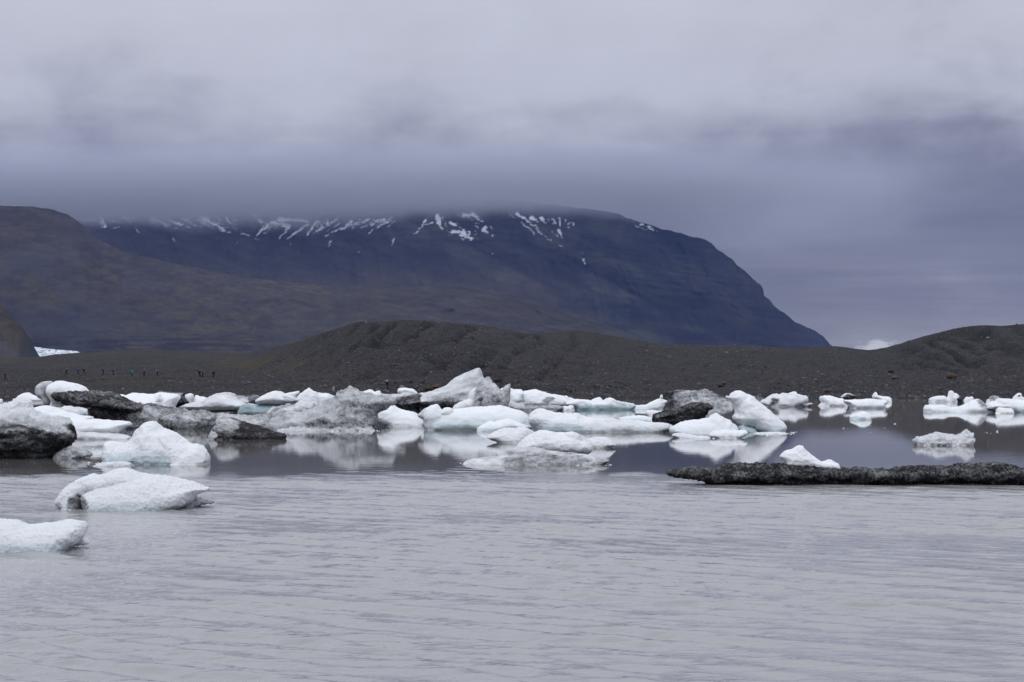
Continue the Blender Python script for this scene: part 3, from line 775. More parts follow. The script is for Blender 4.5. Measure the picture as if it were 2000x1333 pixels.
berg('iceberg', 'dark wedge of dirty ice tapering right, floating on the calm water',
     [Lobe('414,842 420,826 432,815 445,818 460,822 472,826 490,829 510,834 525,840 540,845 558,850 559,856 556,859 500,859 440,860 420,859', 859, T=44, r=0.45, lean=0.55, dirt=0.85),
      Lobe('408,855 410,848 415,838 430,837 448,840 456,846 450,853 452,859 430,860 414,859', 859, T=24, r=0.7, lean=0.3, dy=-6, dirt=0.22, part='ice_shelf')],
     patches=[('dirt', '440,862 450,850 475,848 510,851 560,851 562,862', 0.97, 2), ('dirt', '470,824 500,831 560,850 560,853 510,852 472,848', 0.985, 3), ('dirt', '415,838 425,814 450,816 468,824 466,838 455,842', 0.34, 4)],
     lump=0.8, grain=1.0, speck=1.3, group=G)
# ---- left back rows
berg('iceberg', 'mushroom-shaped pale iceberg with bulging head above the dark slab',
     [Lobe('92,762 94,754 100,749 108,745.5 121,744 140,748 153,752 165,757 171,764 174,769 168,778 150,782 128,782 118,783 114,789 118,795 118,806 104,800 100,793 103,786 100,779 96,775 92,770', 812, T=42, r=0.9, lean=0.2, dy=0, blue=(0.35, 770, 800)),
      Lobe('71.5,762 73,754 79,749 88,745.5 99,744.5 100,752 96,762 96,772 101,780 103,788 100,795 90,792 88,785 84,780 77,777 72,769', 812, T=34, r=0.9, lean=0.1, dy=12, dirt=0.22, part='rounded_head'),
      Lobe('96,801 105,797 118,797 128,793 140,792 154,793 164,798 172,805 174,813 168,818 120,818', 814, T=34, r=0.9, lean=0.6, dy=-2, dirt=0.1, blue=(0.55, 803, 812), part='ice_foot')],
     lump=0.5, grain=0.4, group=G)
berg('iceberg', 'long dark-grey dirty slab overhanging like a shelf behind the white pyramid',
     [Lobe('175,797 195,788 230,786 260,790 280,793 295,796 310,798 330,802 355,806 375,807 390,806 410,806 425,808 428,820 427,838 350,838 260,838 215,838 190,826 180,815', 838, T=60, r=0.55, lean=0.25, dirt=0.52, blue=(0.45, 822, 838)),
      Lobe('112,772 118,768 130,767 160,768 175,767 205,767 216,770 225,774 240,781 262,788 290,796 270,806 250,803 230,798 195,794 165,796 140,789 120,784', 838, T=62, r=0.6, lean=0.5, dy=-14, dirt=0.68, part='overhanging_lip')],
     patches=[('dirt', '170,797 200,793 240,796 255,804 245,815 215,830 185,822', 0.96, 5), ('dirt', '280,797 330,802 425,806 428,822 380,824 320,822 280,812', 0.36, 6), ('dirt', '110,765 150,765 150,790 120,788', 0.84, 4)],  # first patch blackens the recess below the overhanging lip
     lump=1.8, grain=1.7, speck=1.3, group=G)
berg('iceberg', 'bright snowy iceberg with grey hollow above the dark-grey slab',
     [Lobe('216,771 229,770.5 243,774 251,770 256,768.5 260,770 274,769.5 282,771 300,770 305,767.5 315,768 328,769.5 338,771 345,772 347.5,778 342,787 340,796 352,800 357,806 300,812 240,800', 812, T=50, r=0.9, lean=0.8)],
     patches=[('dirt', '303,790 306,778 312,774 317,780 315,788', 0.38, 4), ('dirt', '338,788 344,784 352,795 358,806 338,806', 0.16, 3)], lump=0.7, grain=0.3, group=G)  # first patch paints the hollow's grey shade onto the surface
berg('iceberg', 'charcoal dirty ice block wedged behind the snowy hollowed iceberg',
     [Lobe('300,769 312,765 328,766 343,767 359,769 357,773 362,780 368,785 367,789 352,795 320,797 305,795', 798, T=30, r=0.6, lean=0.3, dirt=0.84)], patches=[('dirt', '310,764 360,767 352,772 320,769', 0.45, 2)], lump=1.0, grain=1.0, group=G)
berg('iceberg', 'small pale blue ice block beside the charcoal block',
     [Lobe('357,773 364,770.5 372,769 377,771 378,780 377,788 376,797 366,797 363,783', 797, T=14, r=0.6, lean=0.3, blue=(0.25, 770, 790))], lump=0.6, grain=0.3, group=G)
berg('iceberg', 'small pale ice lump with a knob left of the grey dome',
     [Lobe('378,798 379,777 382,771.5 385.5,773 389,776 397,775.5 405,778 416,786 414,798', 798, T=18, r=0.7, lean=0.4)], lump=0.6, grain=0.3, group=G)
berg('iceberg', 'broad grey-white dome of ice on a thin dark ledge',
     [Lobe('352,796 366,790 379,786 398,785 404,778 413,772.5 425,768.5 440,770 451,773 459,777 466,782 473,786 480,790 479,798 466,802 440,804 420,804 400,804 370,801', 811, T=55, r=0.95, lean=0.6, dirt=0.10),
      Lobe('425,769 440,767.5 452,768 459,771 462,776 450,778 430,776', 808, T=30, r=0.7, lean=0.3, dy=12, dirt=0.15),
      Lobe('366,801 400,802 440,802 463,799 468,804 467,812 430,811 400,809 372,807', 811, T=40, r=0.6, lean=0.2, dy=6, dirt=0.85, part='dark_ledge')],
     patches=[('dirt', '372,805 400,803 440,803 455,806 420,812 380,810', 0.4, 2)], lump=0.6, grain=0.6, group=G)
berg('iceberg', 'low dirty ice rubble between the grey dome and the teal-bellied iceberg',
     [Lobe('458,774 468,774 485,774 492,771.5 498,772 506,774.5 510,782 504,790 480,795 466,790', 797, T=26, r=0.6, lean=0.4, dirt=0.5)], patches=[('dirt', '468,780 485,779 486,788 472,787', 0.12, 2), ('dirt', '484,777 502,776 503,790 488,790', 0.75, 2)], lump=1.2, grain=1.2, group=G)
berg('iceberg', 'pale capped iceberg with smooth teal belly behind the grey rubble ridge',
     [Lobe('464,808 470,796 479,790 489,788.5 506,790 530,789 577,789 574,798 565,806 545,813 520,813 470,813', 812, T=34, r=0.7, lean=-0.15, dy=4, blue=(0.95, 786, 790)),
      Lobe('499.5,785 502,780 510,775 522,769 533,765 540,763.5 548,765 553,768 561,772 573,777 586,782 578,787 572,791 550,790 520,790 505,790', 812, T=40, r=0.9, lean=0.5, dy=-2, dirt=0.05, part='snow_cap')],
     patches=[('dirt', '555,776 575,777 588,782 575,792 550,786', 0.3, 5), ('dirt', '466,790 490,788 492,800 480,812 462,812', 0.22, 6)], lump=0.5, grain=0.4, group=G)
berg('iceberg', 'thin tilted white shard sticking up behind the teal-bellied iceberg',
     [Lobe('550,770 560,768 570,766.5 584,764 584.5,768 579,776 578,796 556,796', 796, T=10, r=0.6, lean=0.3, sm=0)], lump=0.4, grain=0.2, group=G)
berg('iceberg', 'pointed pale blue iceberg with hollow right side behind the grey rubble heap',
     [Lobe('577,781 582,773 590,765 600,759 603,757.5 608,762 612,765 618,767 622,772 624,785 625,798 600,800 577,796', 801, T=26, r=0.7, lean=0.35, blue=(0.22, 760, 800)),
      Lobe('610,768 618,767 630,770 640,769 648,772 655,777 654,786 645,794 630,800 614,800', 801, T=22, r=0.7, lean=0.3, dy=16, blue=(0.5, 775, 796))], lump=0.8, grain=0.7, group=G)
berg('iceberg', 'tiny white ice bit at the far left shore',
     [Lobe('-14,786 -5,780 2,779 6,781 9,786', 785.5, T=8, r=0.8)], lump=0.4, grain=0.2, res=1.2, group=G)
berg('iceberg', 'small rounded pale iceberg near shore left of the mushroom-shaped one',
     [Lobe('24,785 30,778.5 35,776 37,773 44,769 53,767 60,771 68,774 77,777 86,783 84,786 40,787', 786, T=26, r=0.9, lean=0.5, blue=(0.3, 775, 784))], lump=0.6, grain=0.3, res=1.3, group=G)
berg('iceberg', 'flat grey slab with black underside behind the snowy peak at left',
     [Lobe('-40,786 0,787 20,785 45,783 70,782 90,782 104,786 103,793 80,796 50,797 -40,797', 797, T=40, r=0.5, lean=0.6, dirt=0.5)], patches=[('dirt', '-50,790 50,793 105,791 105,800 -50,800', 0.96, 1.5)], lump=0.6, grain=0.8, group=G)
# ---- centre left
berg('iceberg', 'large grey granular rubble heap of ice in the centre left',
     [Lobe('525,841 530,826 540,818 560,810 590,803 615,798 630,793 645,785 655,778 664,767 672,765 685,764 694,767 700,770 715,771 735,774 750,776 768,781 766,790 745,797 735,806 731,822 729,841', 841, T=95, r=0.55, lean=0.5, dirt=0.36),
      Lobe('640,841 655,815 665,795 680,780 700,776 718,784 726,800 728,820 726,841', 841, T=70, r=0.6, lean=0.35, dy=10, dirt=0.42),
      Lobe('516,817 522,808 533,799 548,793 560,791 575,792 598,786 614,783.5 618,789 624,798 610,806 580,810 550,815 530,822', 836, T=26, r=0.8, lean=0.6, dy=20, dirt=0.06, part='ice_tongue'),
      Lobe('672,765 676,762 680,758 686,756 692,758 695,764 697,770 688,770', 838, T=12, r=0.9, lean=0.2, dy=70, dirt=0.2, part='ice_knob'),
      Lobe('661,770 663,764 667,761.5 671,764 677,763 684,765 680,772 666,774', 838, T=9, r=0.8, dy=66, dirt=0.12, part='ice_knob'),
      Lobe('525,842 540,838 580,836 640,833 690,833 722,835 735,839 730,842 690,842 600,843', 841.5, T=16, r=0.7, lean=0.6, dy=-14, dirt=0.16, part='waterline_fringe'),
      Lobe('742,792 748,780 758,774 772,771 792,772 786,778 770,785 762,793', 828, T=22, r=0.8, lean=0.5, dy=50, dirt=0.06, part='white_shoulder')],
     patches=[('dirt', '655,810 672,788 690,780 712,785 722,795 700,800 680,803 668,818', 0.62, 5), ('dirt', '600,826 640,820 690,824 735,822 760,828 735,834 650,834 600,838', 0.66, 5), ('dirt', '530,822 600,808 650,790 660,800 600,820 540,835', 0.25, 6), ('dirt', '520,812 533,798 560,790 575,792 545,800 528,814', 0.55, 2)],
     lump=1.7, grain=2.2, speck=1.6, dmul=0.62, group=G)
berg('iceberg', 'low grey rubble ridge linking the dark slab and the rubble heap',
     [Lobe('424,838 424,807 430,809 445,812 465,815 485,813 505,811 520,809 532,806 540,815 540,830 535,840 480,838', 838, T=50, r=0.6, lean=0.5, dirt=0.36)],
     patches=[('dirt', '495,812 530,802 540,806 515,815', 0.6, 2), ('dirt', '430,815 480,818 480,826 440,828', 0.22, 4)], lump=1.5, grain=2.0, speck=1.5, dmul=0.6, group=G)
berg('iceberg', 'smooth white iceberg with blue lower left corner in front of the rubble heap',
     [Lobe('730.5,822 732,805 734,797 740,792 748,789 758,789.5 768,791 775,797 785,801 800,804 812,808 820,815 829,824 829,834 800,834 770,832 745,829 734,825', 834, T=40, r=0.85, lean=0.7, blue=(0.1, 800, 834))],
     patches=[('blue', '729,818 745,820 765,826 760,834 735,828', 0.75, 4)], lump=0.7, grain=0.3, group=G)
berg('iceberg', 'white hump with a small tooth right of the grey ice knob',
     [Lobe('697,778 699,769 712,764 720,760.5 726,762 731,766.5 735,765 741,762.5 744,769 755,771 758,777 756,792 700,792', 792, T=24, r=0.85, lean=0.5)], lump=0.5, grain=0.3, res=1.3, group=G)
berg('iceberg', 'small flat-topped pale ice mushroom left of the tall peak',
     [Lobe('775,764 778,759 785,757.5 800,759 808,760.5 814,766 815.5,769 806,773 804,792 784,792 782,771 777,768', 792, T=16, r=0.85, lean=0.3, blue=(0.3, 766, 774)), Lobe('800,774 815,770 828,767 827,770 812,776 800,780', 792, T=8, r=0.7, lean=0.4)],
     patches=[('dirt', '780,763 800,763.5 813,767 800,767 785,766', 0.2, 1.5)], lump=0.4, grain=0.3, res=1.3, group=G)
berg('iceberg', 'tallest grey-white peaked iceberg with blackened underside at centre',
     [Lobe('785,790 800,778 830,769 845,764.5 855,761 872,755 880,746 890,738 905,731 917,725 927,720 934,718 938,720 941,730 942,736 950,745 950,780 930,796 880,797 820,797 790,795', 815, T=70, r=0.5, lean=0.75, dirt=0.15),
      Lobe('766,787 775,781 785,777 800,773.5 822,769 835,775 850,790 880,790 920,795 900,812 820,817 795,806 778,797', 815, T=70, r=0.5, lean=-0.1, dy=2, dirt=0.92, part='dark_underside')],
     patches=[('dirt', '764,788 780,776 806,771 822,772 822,788 880,790 900,790 900,815 800,815', 0.95, 2.5), ('dirt', '822,788 835,772 870,768 900,770 905,785 870,789', 0.32, 5), ('dirt', '905,745 925,735 940,745 930,760 905,765', 0.24, 6), ('dirt', '862,790 868,778 880,776 900,784 895,792', 0.6, 4)],
     lump=0.5, grain=1.0, speck=1.4, dmul=0.85, group=G)
berg('iceberg', 'spiky grey ice fin with jagged crest right of the tallest peak',
     [Lobe('922,798 925,785 930,765 934,749 941,740 946,739 948,738.5 952,736 956,737 960,743 962,748 966,749 971,753 975,760 980,764 985,755 991,752 996,750 997,758 996,772 996,781 990,797 978,824 930,824', 822, T=20, r=0.25, lean=0.35, dirt=0.26, sm=0),
      Lobe('911,783 914,771 922,761 931,756 934,770 930,790 922,824 912,812', 822, T=16, r=0.8, lean=0.3, dy=4, dirt=0.05, part='smooth_flank')],
     patches=[('dirt', '932,800 932,762 940,760 945,775 975,770 995,765 992,798', 0.40, 7), ('dirt', '935,780 942,780 942,800 934,800', 0.7, 3), ('dirt', '945,740 960,742 972,754 960,760 945,755', 0.18, 4)],
     lump=0.35, grain=0.7, res=1.2, speck=1.2, group=G)
berg('iceberg', 'small white ice block at the foot of the spiky fin',
     [Lobe('881,822 883,797 888,791.5 898,786 910,781 921,780.5 925,786 923,797 923,822', 823, T=18, r=0.8, lean=0.4, dirt=0.03)], patches=[('dirt', '892,797 915,793 915,800 893,803', 0.25, 3)], lump=0.8, grain=0.5, group=G)
berg('iceberg', 'big smooth blue-white iceberg with rounded left knob and low front ramp',
     [Lobe('829,842 830,826 838,815 860,805 882,801 900,800 922,797 950,795 962,793.5 977,792 983,795 995,797 1010,802 1025,808 1031,813 1036,822 1042,831 1044,838 1030,842', 841, T=75, r=0.95, lean=0.25, blue=(0.62, 798, 838)),
      Lobe('826,821 826,810 832,799 842,792.5 853,789.5 857,795 863,802 870,815 860,830 836,842 829,842 829,826', 841, T=34, r=0.9, lean=0.3, dy=6, blue=(0.5, 808, 838)),
      Lobe('814,811 825,801 835,797 840,805 836,818 828,821 818,816', 841, T=14, r=0.8, dy=26, dirt=0.14),
      Lobe('858,806 868,798.5 876,797 884,801 880,812 864,812', 841, T=16, r=0.9, dy=20),
      Lobe('925,842 932,836 945,828 958,822.5 964,825 975,822 992,818.5 1000,821 1015,828 1035,832 1045,837 1030,839 1000,839 970,842', 842, T=26, r=0.9, lean=0.8, dy=-24, blue=(0.4, 832, 841), part='front_ramp')],
     lump=0.55, grain=0.35, group=G)
berg('iceberg', 'long low pale iceberg with blue base stretching right at centre',
     [Lobe('1031,818 1036,810 1045,802 1052,800 1065,800 1075,802 1083,805 1095,806 1118,810 1124,807 1130,809 1137,814 1160,817 1190,818 1225,822 1260,824 1275,828 1270,842 1200,846 1100,846 1060,845 1045,838 1034,826', 845, T=55, r=0.9, lean=0.45, blue=(0.75, 818, 840)),
      Lobe('1140,830 1160,821 1190,820 1225,823 1260,824 1290,826 1305,826 1315,830 1318,837 1310,841 1280,843 1200,846 1150,846', 845, T=36, r=0.9, lean=0.7, dy=-8, dirt=0.05)],
     patches=[('blue', '1130,815 1200,822 1320,828 1320,848 1180,848 1140,840', 0.12, 8), ('dirt', '1200,838 1320,832 1320,846 1180,847', 0.22, 5)], lump=0.7, grain=0.9, group=G)
berg('iceberg', 'pale tilted ice slab floating just left of the layered front floe',
     [Lobe('949,858 955,851 965,845 975,838.5 990,836 1005,836 1015,835 1025,835 1033,838 1041,843 1049,848 1042,858 1020,868 1008,874 1000,872 985,866 965,862', 866, T=36, r=0.85, lean=0.6, dirt=0.03, blue=(0.5, 856, 872))],
     patches=[('dirt', '1015,850 1030,838 1045,844 1048,852 1030,855', 0.16, 4)], lump=0.6, grain=0.9, group=G)
berg('iceberg', 'layered pale floe with grey granular skirt, front centre of the pack',
     [Lobe('1005,882 1010,872 1018,862 1030,853 1040,847 1055,841 1065,841 1078,843 1088,846 1105,846 1120,845 1130,848 1140,854 1150,860 1156,870 1156,882 1140,889 1100,889 1060,886', 895, T=50, r=0.95, lean=0.6, dirt=0.0, blue=(0.3, 866, 884)),
      Lobe('1136,868 1142,862 1150,857 1165,855 1182,854 1190,858 1200,867 1203,871 1180,876 1150,877', 876, T=28, r=0.85, lean=0.6, dirt=0.04, part='side_floe'),
      Lobe('896,907 905,902 920,899 935,896 950,893 975,890 985,884 990,876 1010,875 1030,876 1055,878 1075,882 1100,884 1130,886 1160,890 1180,896 1192,900 1185,904 1160,906 1100,907 1000,908 930,909', 908, T=44, r=0.75, lean=0.8, dirt=0.2, part='granular_skirt')],
     patches=[('dirt', '985,900 992,884 1020,882 1100,890 1190,900 1180,908 990,908', 0.34, 6), ('dirt', '896,904 980,892 985,900 975,908 896,909', 0.1, 5), ('dirt', '1105,850 1130,850 1148,860 1130,860', 0.2, 3)],
     lump=0.7, grain=1.0, speck=1.0, res=1.3, group=G)
# ---- centre right
berg('iceberg', 'broken white ice wall with blue clefts behind the spiky fin',
     [Lobe('974,765 976,760 982,758 990,756.5 997,758 1003,762 1022,764.5 1023,786 1030,800 985,800', 800, T=30, r=0.6, lean=0.3, blue=(0.2, 762, 790)),
      Lobe('1018,775 1022,766 1032,764 1045,763 1055,764 1065,768 1075,772 1095,774 1103,776 1125,783 1120,800 1040,801 1020,795', 800, T=34, r=0.7, lean=0.5, blue=(0.12, 764, 780)),
      Lobe('997,782 1000,774 1010,773 1018,777 1020,787 1000,789', 800, T=14, r=0.6, dy=-4), Lobe('1101,778 1105,772 1113,779 1112,786 1102,786', 800, T=5, r=0.7, dy=20)],
     patches=[('dirt', '1060,784 1066,777 1080,776 1082,783 1075,790 1064,790', 0.5, 3), ('blue', '1014,775 1022,770 1024,788 1016,788', 0.7, 2)], lump=0.9, grain=0.4, group=G)
berg('iceberg', 'low dirt-streaked ice ledge lying in front of the broken white wall',
     [Lobe('988,797 991,788 996,783 1010,788 1030,787 1050,788 1070,789 1085,793 1100,795 1100,800 1085,803 1050,804 1015,804', 803, T=32, r=0.7, lean=0.6, dirt=0.26), Lobe('1085,802 1096,795 1110,793.5 1120,794 1124,801 1110,803', 802.5, T=18, r=0.8, lean=0.5)],
     patches=[('dirt', '1020,789 1070,788 1072,792 1030,793', 0.6, 1.5), ('dirt', '1005,799 1090,797 1090,802 1010,805', 0.5, 3), ('dirt', '1110,790 1126,790 1126,804 1104,804', 0.0, 4)], lump=1.0, grain=1.2, group=G)
berg('iceberg', 'stained rounded ice boulder resting among the broken white wall',
     [Lobe('1062,788 1066,780 1075,777 1085,779 1096,781 1105,786 1104,791 1090,795 1070,794', 801.5, T=16, r=0.9, lean=0.4, dirt=0.12)], patches=[('dirt', '1060,790 1064,779 1082,776 1083,781 1072,786 1070,793', 0.6, 2.5)], lump=0.9, grain=0.8, res=1.3, group=G)
berg('iceberg', 'row of white humps over smooth teal bases near the far shore',
     [Lobe('1096,791 1110,785 1122,780 1140,781 1152,782 1158,787 1165,783 1177,783 1183,779 1192,776 1200,780 1206,783 1225,787 1238,789 1242,793 1234,801 1166,802 1125,802 1120,795', 801, T=26, r=0.8, lean=0.1, blue=(0.95, 789, 794)),
      Lobe('1150,784 1160,778.5 1172,775.5 1177,782 1176,790 1154,790', 801, T=14, r=0.9, dy=22)],
     patches=[('dirt', '1196,782 1210,785 1236,790 1230,794 1205,791', 0.25, 2.5), ('dirt', '1126,787 1142,784 1150,789 1130,792', 0.14, 2)], lump=0.6, grain=0.3, res=1.3, group=G)
berg('iceberg', 'white wedge like a ski ramp rising right, tiny ball on its tip',
     [Lobe('1231,800 1232,794 1237,791 1248,791.5 1262,791 1272,786 1282,781 1290,778 1298,781 1305,784 1299,790 1295,800', 800, T=20, r=0.85, lean=0.35, blue=(0.3, 788, 799)), Lobe('1288,776 1290,772 1293,770.5 1295,774 1294,780 1289,780', 800, T=4, r=0.9, dy=0, part='ice_ball')], lump=0.4, grain=0.3, res=1.2, group=G)
berg('iceberg', 'dark lumpy dirty ice block at the far shore right of the wedge',
     [Lobe('1294,791 1296,773 1303,767.5 1310,764 1316,763 1322,767.5 1330,768 1332,773 1334,780 1338,786 1337,792 1320,793', 792.5, T=22, r=0.7, lean=0.3, dirt=0.85)], patches=[('dirt', '1311,782 1314,773 1322,769 1330,774 1328,782 1318,786', 0.5, 3)], lump=1.5, grain=1.2, group=G)
berg('iceberg', 'long grey speckled iceberg lying against the far shore',
     [Lobe('1314,793 1316,764 1330,763 1355,765 1367,764 1378,762 1385,764 1395,768 1405,772 1417,777 1428,783 1434,790 1437,794', 793, T=40, r=0.6, lean=0.9, dirt=0.46)], patches=[('dirt', '1330,785 1380,778 1432,786 1437,795 1330,795', 0.26, 5)], lump=1.0, grain=1.4, speck=1.4, group=G)
berg('iceberg', 'jet black dirt-covered iceberg sloping up to the right',
     [Lobe('1275,826 1275,815 1277,811 1285,808 1300,804 1320,800 1333,796 1340,791 1350,788 1355,786 1362,788 1368,787 1375,790 1382,791 1391,796 1390,799 1382,803 1376,812 1376,820 1360,828 1320,829', 828, T=36, r=0.5, lean=-0.05, dirt=0.93),
      Lobe('1277,817 1285,809 1320,801 1340,792 1355,787 1375,790 1391,796 1375,801 1340,806 1310,814 1290,818', 828, T=34, r=0.8, lean=0.6, dy=-3, dirt=0.8)], lump=1.0, grain=1.6, speck=1.6, group=G)
berg('iceberg', 'white flag-shaped ice scrap with low sheet left of the jet black iceberg',
     [Lobe('1259.5,806 1264,802 1272,801 1285,803 1301,803.5 1296,807 1282,812 1277,818 1278,824 1268,824 1266,814', 822, T=12, r=0.85, lean=0.2), Lobe('1205,817 1225,813.5 1245,812 1262,813 1278,818 1276,823 1240,824 1212,822', 823, T=22, r=0.8, lean=0.6, blue=(0.3, 812, 822), part='low_sheet')], lump=0.4, grain=0.4, group=G)
berg('iceberg', 'white stepped iceberg with pyramid tip and front ledge',
     [Lobe('1308,847 1308,838 1312,834 1325,829 1340,825 1352,823 1365,821 1375,819 1386,818.5 1393,812 1401,807 1408,812 1417,818 1427,821 1432,827 1438,831 1441,836 1441,850 1400,856 1340,855', 855, T=50, r=0.9, lean=0.5, blue=(0.4, 828, 850)),
      Lobe('1384,852 1392,843 1410,840 1440,841.5 1455,840 1461,846 1458,851 1440,856 1400,856', 856, T=22, r=0.9, lean=0.7, dy=-10, part='front_ledge'),
      Lobe('1309,850 1325,846 1350,850 1390,852 1388,857 1350,857 1325,854', 856, T=14, r=0.8, lean=0.6, dy=-8, dirt=0.06, part='waterline_fringe')], lump=0.7, grain=0.8, group=G)
berg('iceberg', 'tall white iceberg leaning left like a bird, steep slope to the right',
     [Lobe('1437,800 1436,790 1440,781 1447,774 1456,769.5 1465,771 1471,775 1480,783 1490,791 1500,799 1512,810 1522,820 1530,827 1535,834 1534,840 1530,846 1490,846 1470,838 1450,834 1440,827 1432,819 1432,813 1437,809', 845, T=50, r=0.9, lean=0.3, blue=(0.6, 818, 842)),
      Lobe('1423,780 1424,774 1430,767 1437,764 1445,763.5 1452,766 1460,771 1462,785 1455,800 1436,806 1435,796 1429,786', 845, T=34, r=0.9, lean=0.2, dy=24, part='leaning_head'),
      Lobe('1416,776 1418,773.5 1424,775 1428,778 1422,779', 845, T=5, r=0.9, dy=40),
      Lobe('1440,846 1442,833 1452,832 1475,838 1490,846', 846, T=26, r=0.8, lean=0.0, dy=24, blue=(0.9, 828, 832)),
      Lobe('1455,847 1475,843.5 1500,843 1530,843 1545,845 1552,846 1540,848 1490,848', 847.5, T=9, r=0.8, lean=0.4, dy=-4, dirt=0.05, part='waterline_fringe')],
     patches=[('dirt', '1432,820 1440,826 1448,834 1442,842 1430,832', 0.35, 3)], lump=0.6, grain=0.3, group=G)
berg('iceberg', 'tiny ice cube afloat in front of the tall leaning iceberg',
     [Lobe('1492,852 1494,848 1498,846.5 1503,848 1505,852', 851, T=5, r=0.9)], lump=0.3, grain=0.2, res=1.0, group=G)
berg('iceberg', 'white turtle-backed iceberg with black stain and dark lip on the right',
     [Lobe('1484,786 1492,780 1500,775 1510,771 1518,769 1523,771 1532,769 1545,769 1549,767 1556,767 1558,770 1568,773 1575,774 1578,779 1576,785 1570,790 1545,796 1500,796 1488,792', 795, T=32, r=0.9, lean=0.45, dirt=0.07),
      Lobe('1530,795 1545,790 1565,789 1588,787.5 1588,790 1572,794 1550,797', 795, T=18, r=0.6, lean=0.3, dirt=0.75, part='dark_lip')],
     patches=[('dirt', '1504,790 1507,779 1514,777 1521,779 1521,789 1512,792', 0.75, 3), ('dirt', '1535,792 1560,790 1590,787 1590,789 1560,791', 0.1, 1)], lump=1.0, grain=0.7, res=1.3, group=G)
berg('iceberg', 'small low dirty ice between leaning iceberg and turtle-backed one',
     [Lobe('1466,792 1470,774 1480,775 1492,778 1494,785 1490,792', 792, T=14, r=0.6, lean=0.6, dirt=0.6)], lump=1, grain=1, res=1.3, group=G)
# ---- right
berg('iceberg', 'white double-hump iceberg near the far shore, left of the gap pair',
     [Lobe('1589,794 1598,790 1606,787 1603,782 1604,776 1610,773 1620,773 1631,776 1638,779 1648,779 1650,784 1655,790 1660,792 1658,794 1640,794.5 1600,795', 793.7, T=30, r=0.9, lean=0.5)], patches=[('dirt', '1588,795 1595,791 1660,791 1660,796', 0.1, 2)], lump=1.0, grain=0.4, res=1.2, group=G)
berg('iceberg', 'long white iceberg with pale blue waterline right of the double hump',
     [Lobe('1648,784 1652,781 1660,782 1670,781 1690,781 1697,779 1705,780 1731,783 1732,788 1727,791 1731,793 1725,799 1690,799 1659,799 1657,792', 798, T=28, r=0.85, lean=0.3, blue=(0.45, 788, 798))], lump=0.7, grain=0.3, res=1.2, group=G)
berg('iceberg', 'small dark hooded ice cap behind the long blue-lined iceberg',
     [Lobe('1642,777 1648,771 1655,768 1662,770 1674,774.5 1673,776.5 1665,778 1661,781 1662,789 1652,789 1652,780', 788, T=14, r=0.6, lean=0.3, dirt=0.82)], patches=[('dirt', '1640,775 1655,765 1676,773 1674,775 1656,769.5 1645,777', 0.1, 1.2)], lump=0.5, grain=0.6, res=1.1, group=G)
berg('iceberg', 'white ice seal-shape with round head near the far shore',
     [Lobe('1704,775 1706,771.5 1709,768 1711,766 1713,768 1714,772 1722,774 1738,776 1742,781 1747,784 1745,787 1730,787 1715,783 1706,780', 786, T=16, r=0.85, lean=0.4)], lump=0.4, grain=0.2, res=1.1, group=G)
berg('iceberg', 'small round floe alone in the water below the long blue-lined iceberg',
     [Lobe('1656,819 1660,814 1668,811 1676,808 1682,804 1692,804.5 1700,810 1703,816 1700,821 1660,821', 820, T=20, r=0.9, lean=0.6)], patches=[('blue', '1659,817 1672,813 1690,817 1690,821 1662,821', 0.7, 2)], lump=0.6, grain=0.4, res=1.2, group=G)
berg('iceberg', 'two-toothed white iceberg with black stone-like flank at far right shore',
     [Lobe('1811,785 1813,781 1816,779 1820,776 1830,773.5 1845,773 1848,777.5 1851,777 1853,769 1856,764 1860,763.5 1863,769.5 1868,769 1872,773 1873,778 1876,785', 785.5, T=16, r=0.8, lean=0.3, blue=(0.2, 776, 785)),
      Lobe('1867,786 1870,778 1874,777 1880,781 1883,786', 786, T=8, r=0.8, dirt=0.97, part='dark_flank')], lump=0.8, grain=0.4, res=1.1, group=G)
berg('iceberg', 'little crowned floe right of the two-toothed iceberg',
     [Lobe('1879,784 1881,779.5 1886,778 1889,775 1893,776.5 1899,774.5 1904,781 1905,784', 783.5, T=9, r=0.8, lean=0.3)], lump=0.6, grain=0.3, res=1.1, group=G)
berg('iceberg', 'long low white iceberg with grey-tipped peak, right of the open water',
     [Lobe('1798,805 1805,797 1810,792 1818,791 1830,792 1842,792 1852,797 1860,797 1875,795 1890,788 1905,783 1912,780.5 1915,782 1920,786 1930,792 1946,801 1945,806 1900,806 1850,806 1805,807', 805.5, T=34, r=0.9, lean=0.45, blue=(0.35, 795, 805))], patches=[('dirt', '1910,782 1915,780 1945,800 1930,800 1915,792', 0.4, 4)], lump=0.7, grain=0.6, res=1.2, group=G)
berg('iceberg', 'heaped white iceberg running out of the right edge',
     [Lobe('1924,798 1930,790 1938,785.5 1946,786 1950,780 1957,777.5 1970,780 1985,781 2040,786 2040,808 1985,807 1945,802', 806, T=36, r=0.85, lean=0.5), Lobe('1938,808 1948,800 1953,796 1965,798 1975,799 1980,801 1982,808 1960,809', 808, T=14, r=0.85, lean=0.5, dy=-8, part='front_block')],
     patches=[('blue', '1978,798 2040,797 2040,812 1985,812', 0.7, 3), ('dirt', '1950,793 1965,795 1990,791 1985,797 1960,797', 0.12, 2)], lump=0.9, grain=0.5, res=1.2, group=G)
berg('iceberg', 'brown-grey rounded ice lump behind the heaped iceberg',
     [Lobe('1922,785 1926,781 1933,780 1935,776 1942,773 1948,774 1953,778 1955,786', 786, T=12, r=0.85, lean=0.3, dirt=0.42)], patches=[('dirt', '1920,788 1922,780 1932,780 1932,788', 0.05, 2)], lump=0.8, grain=0.6, res=1.1, group=G)
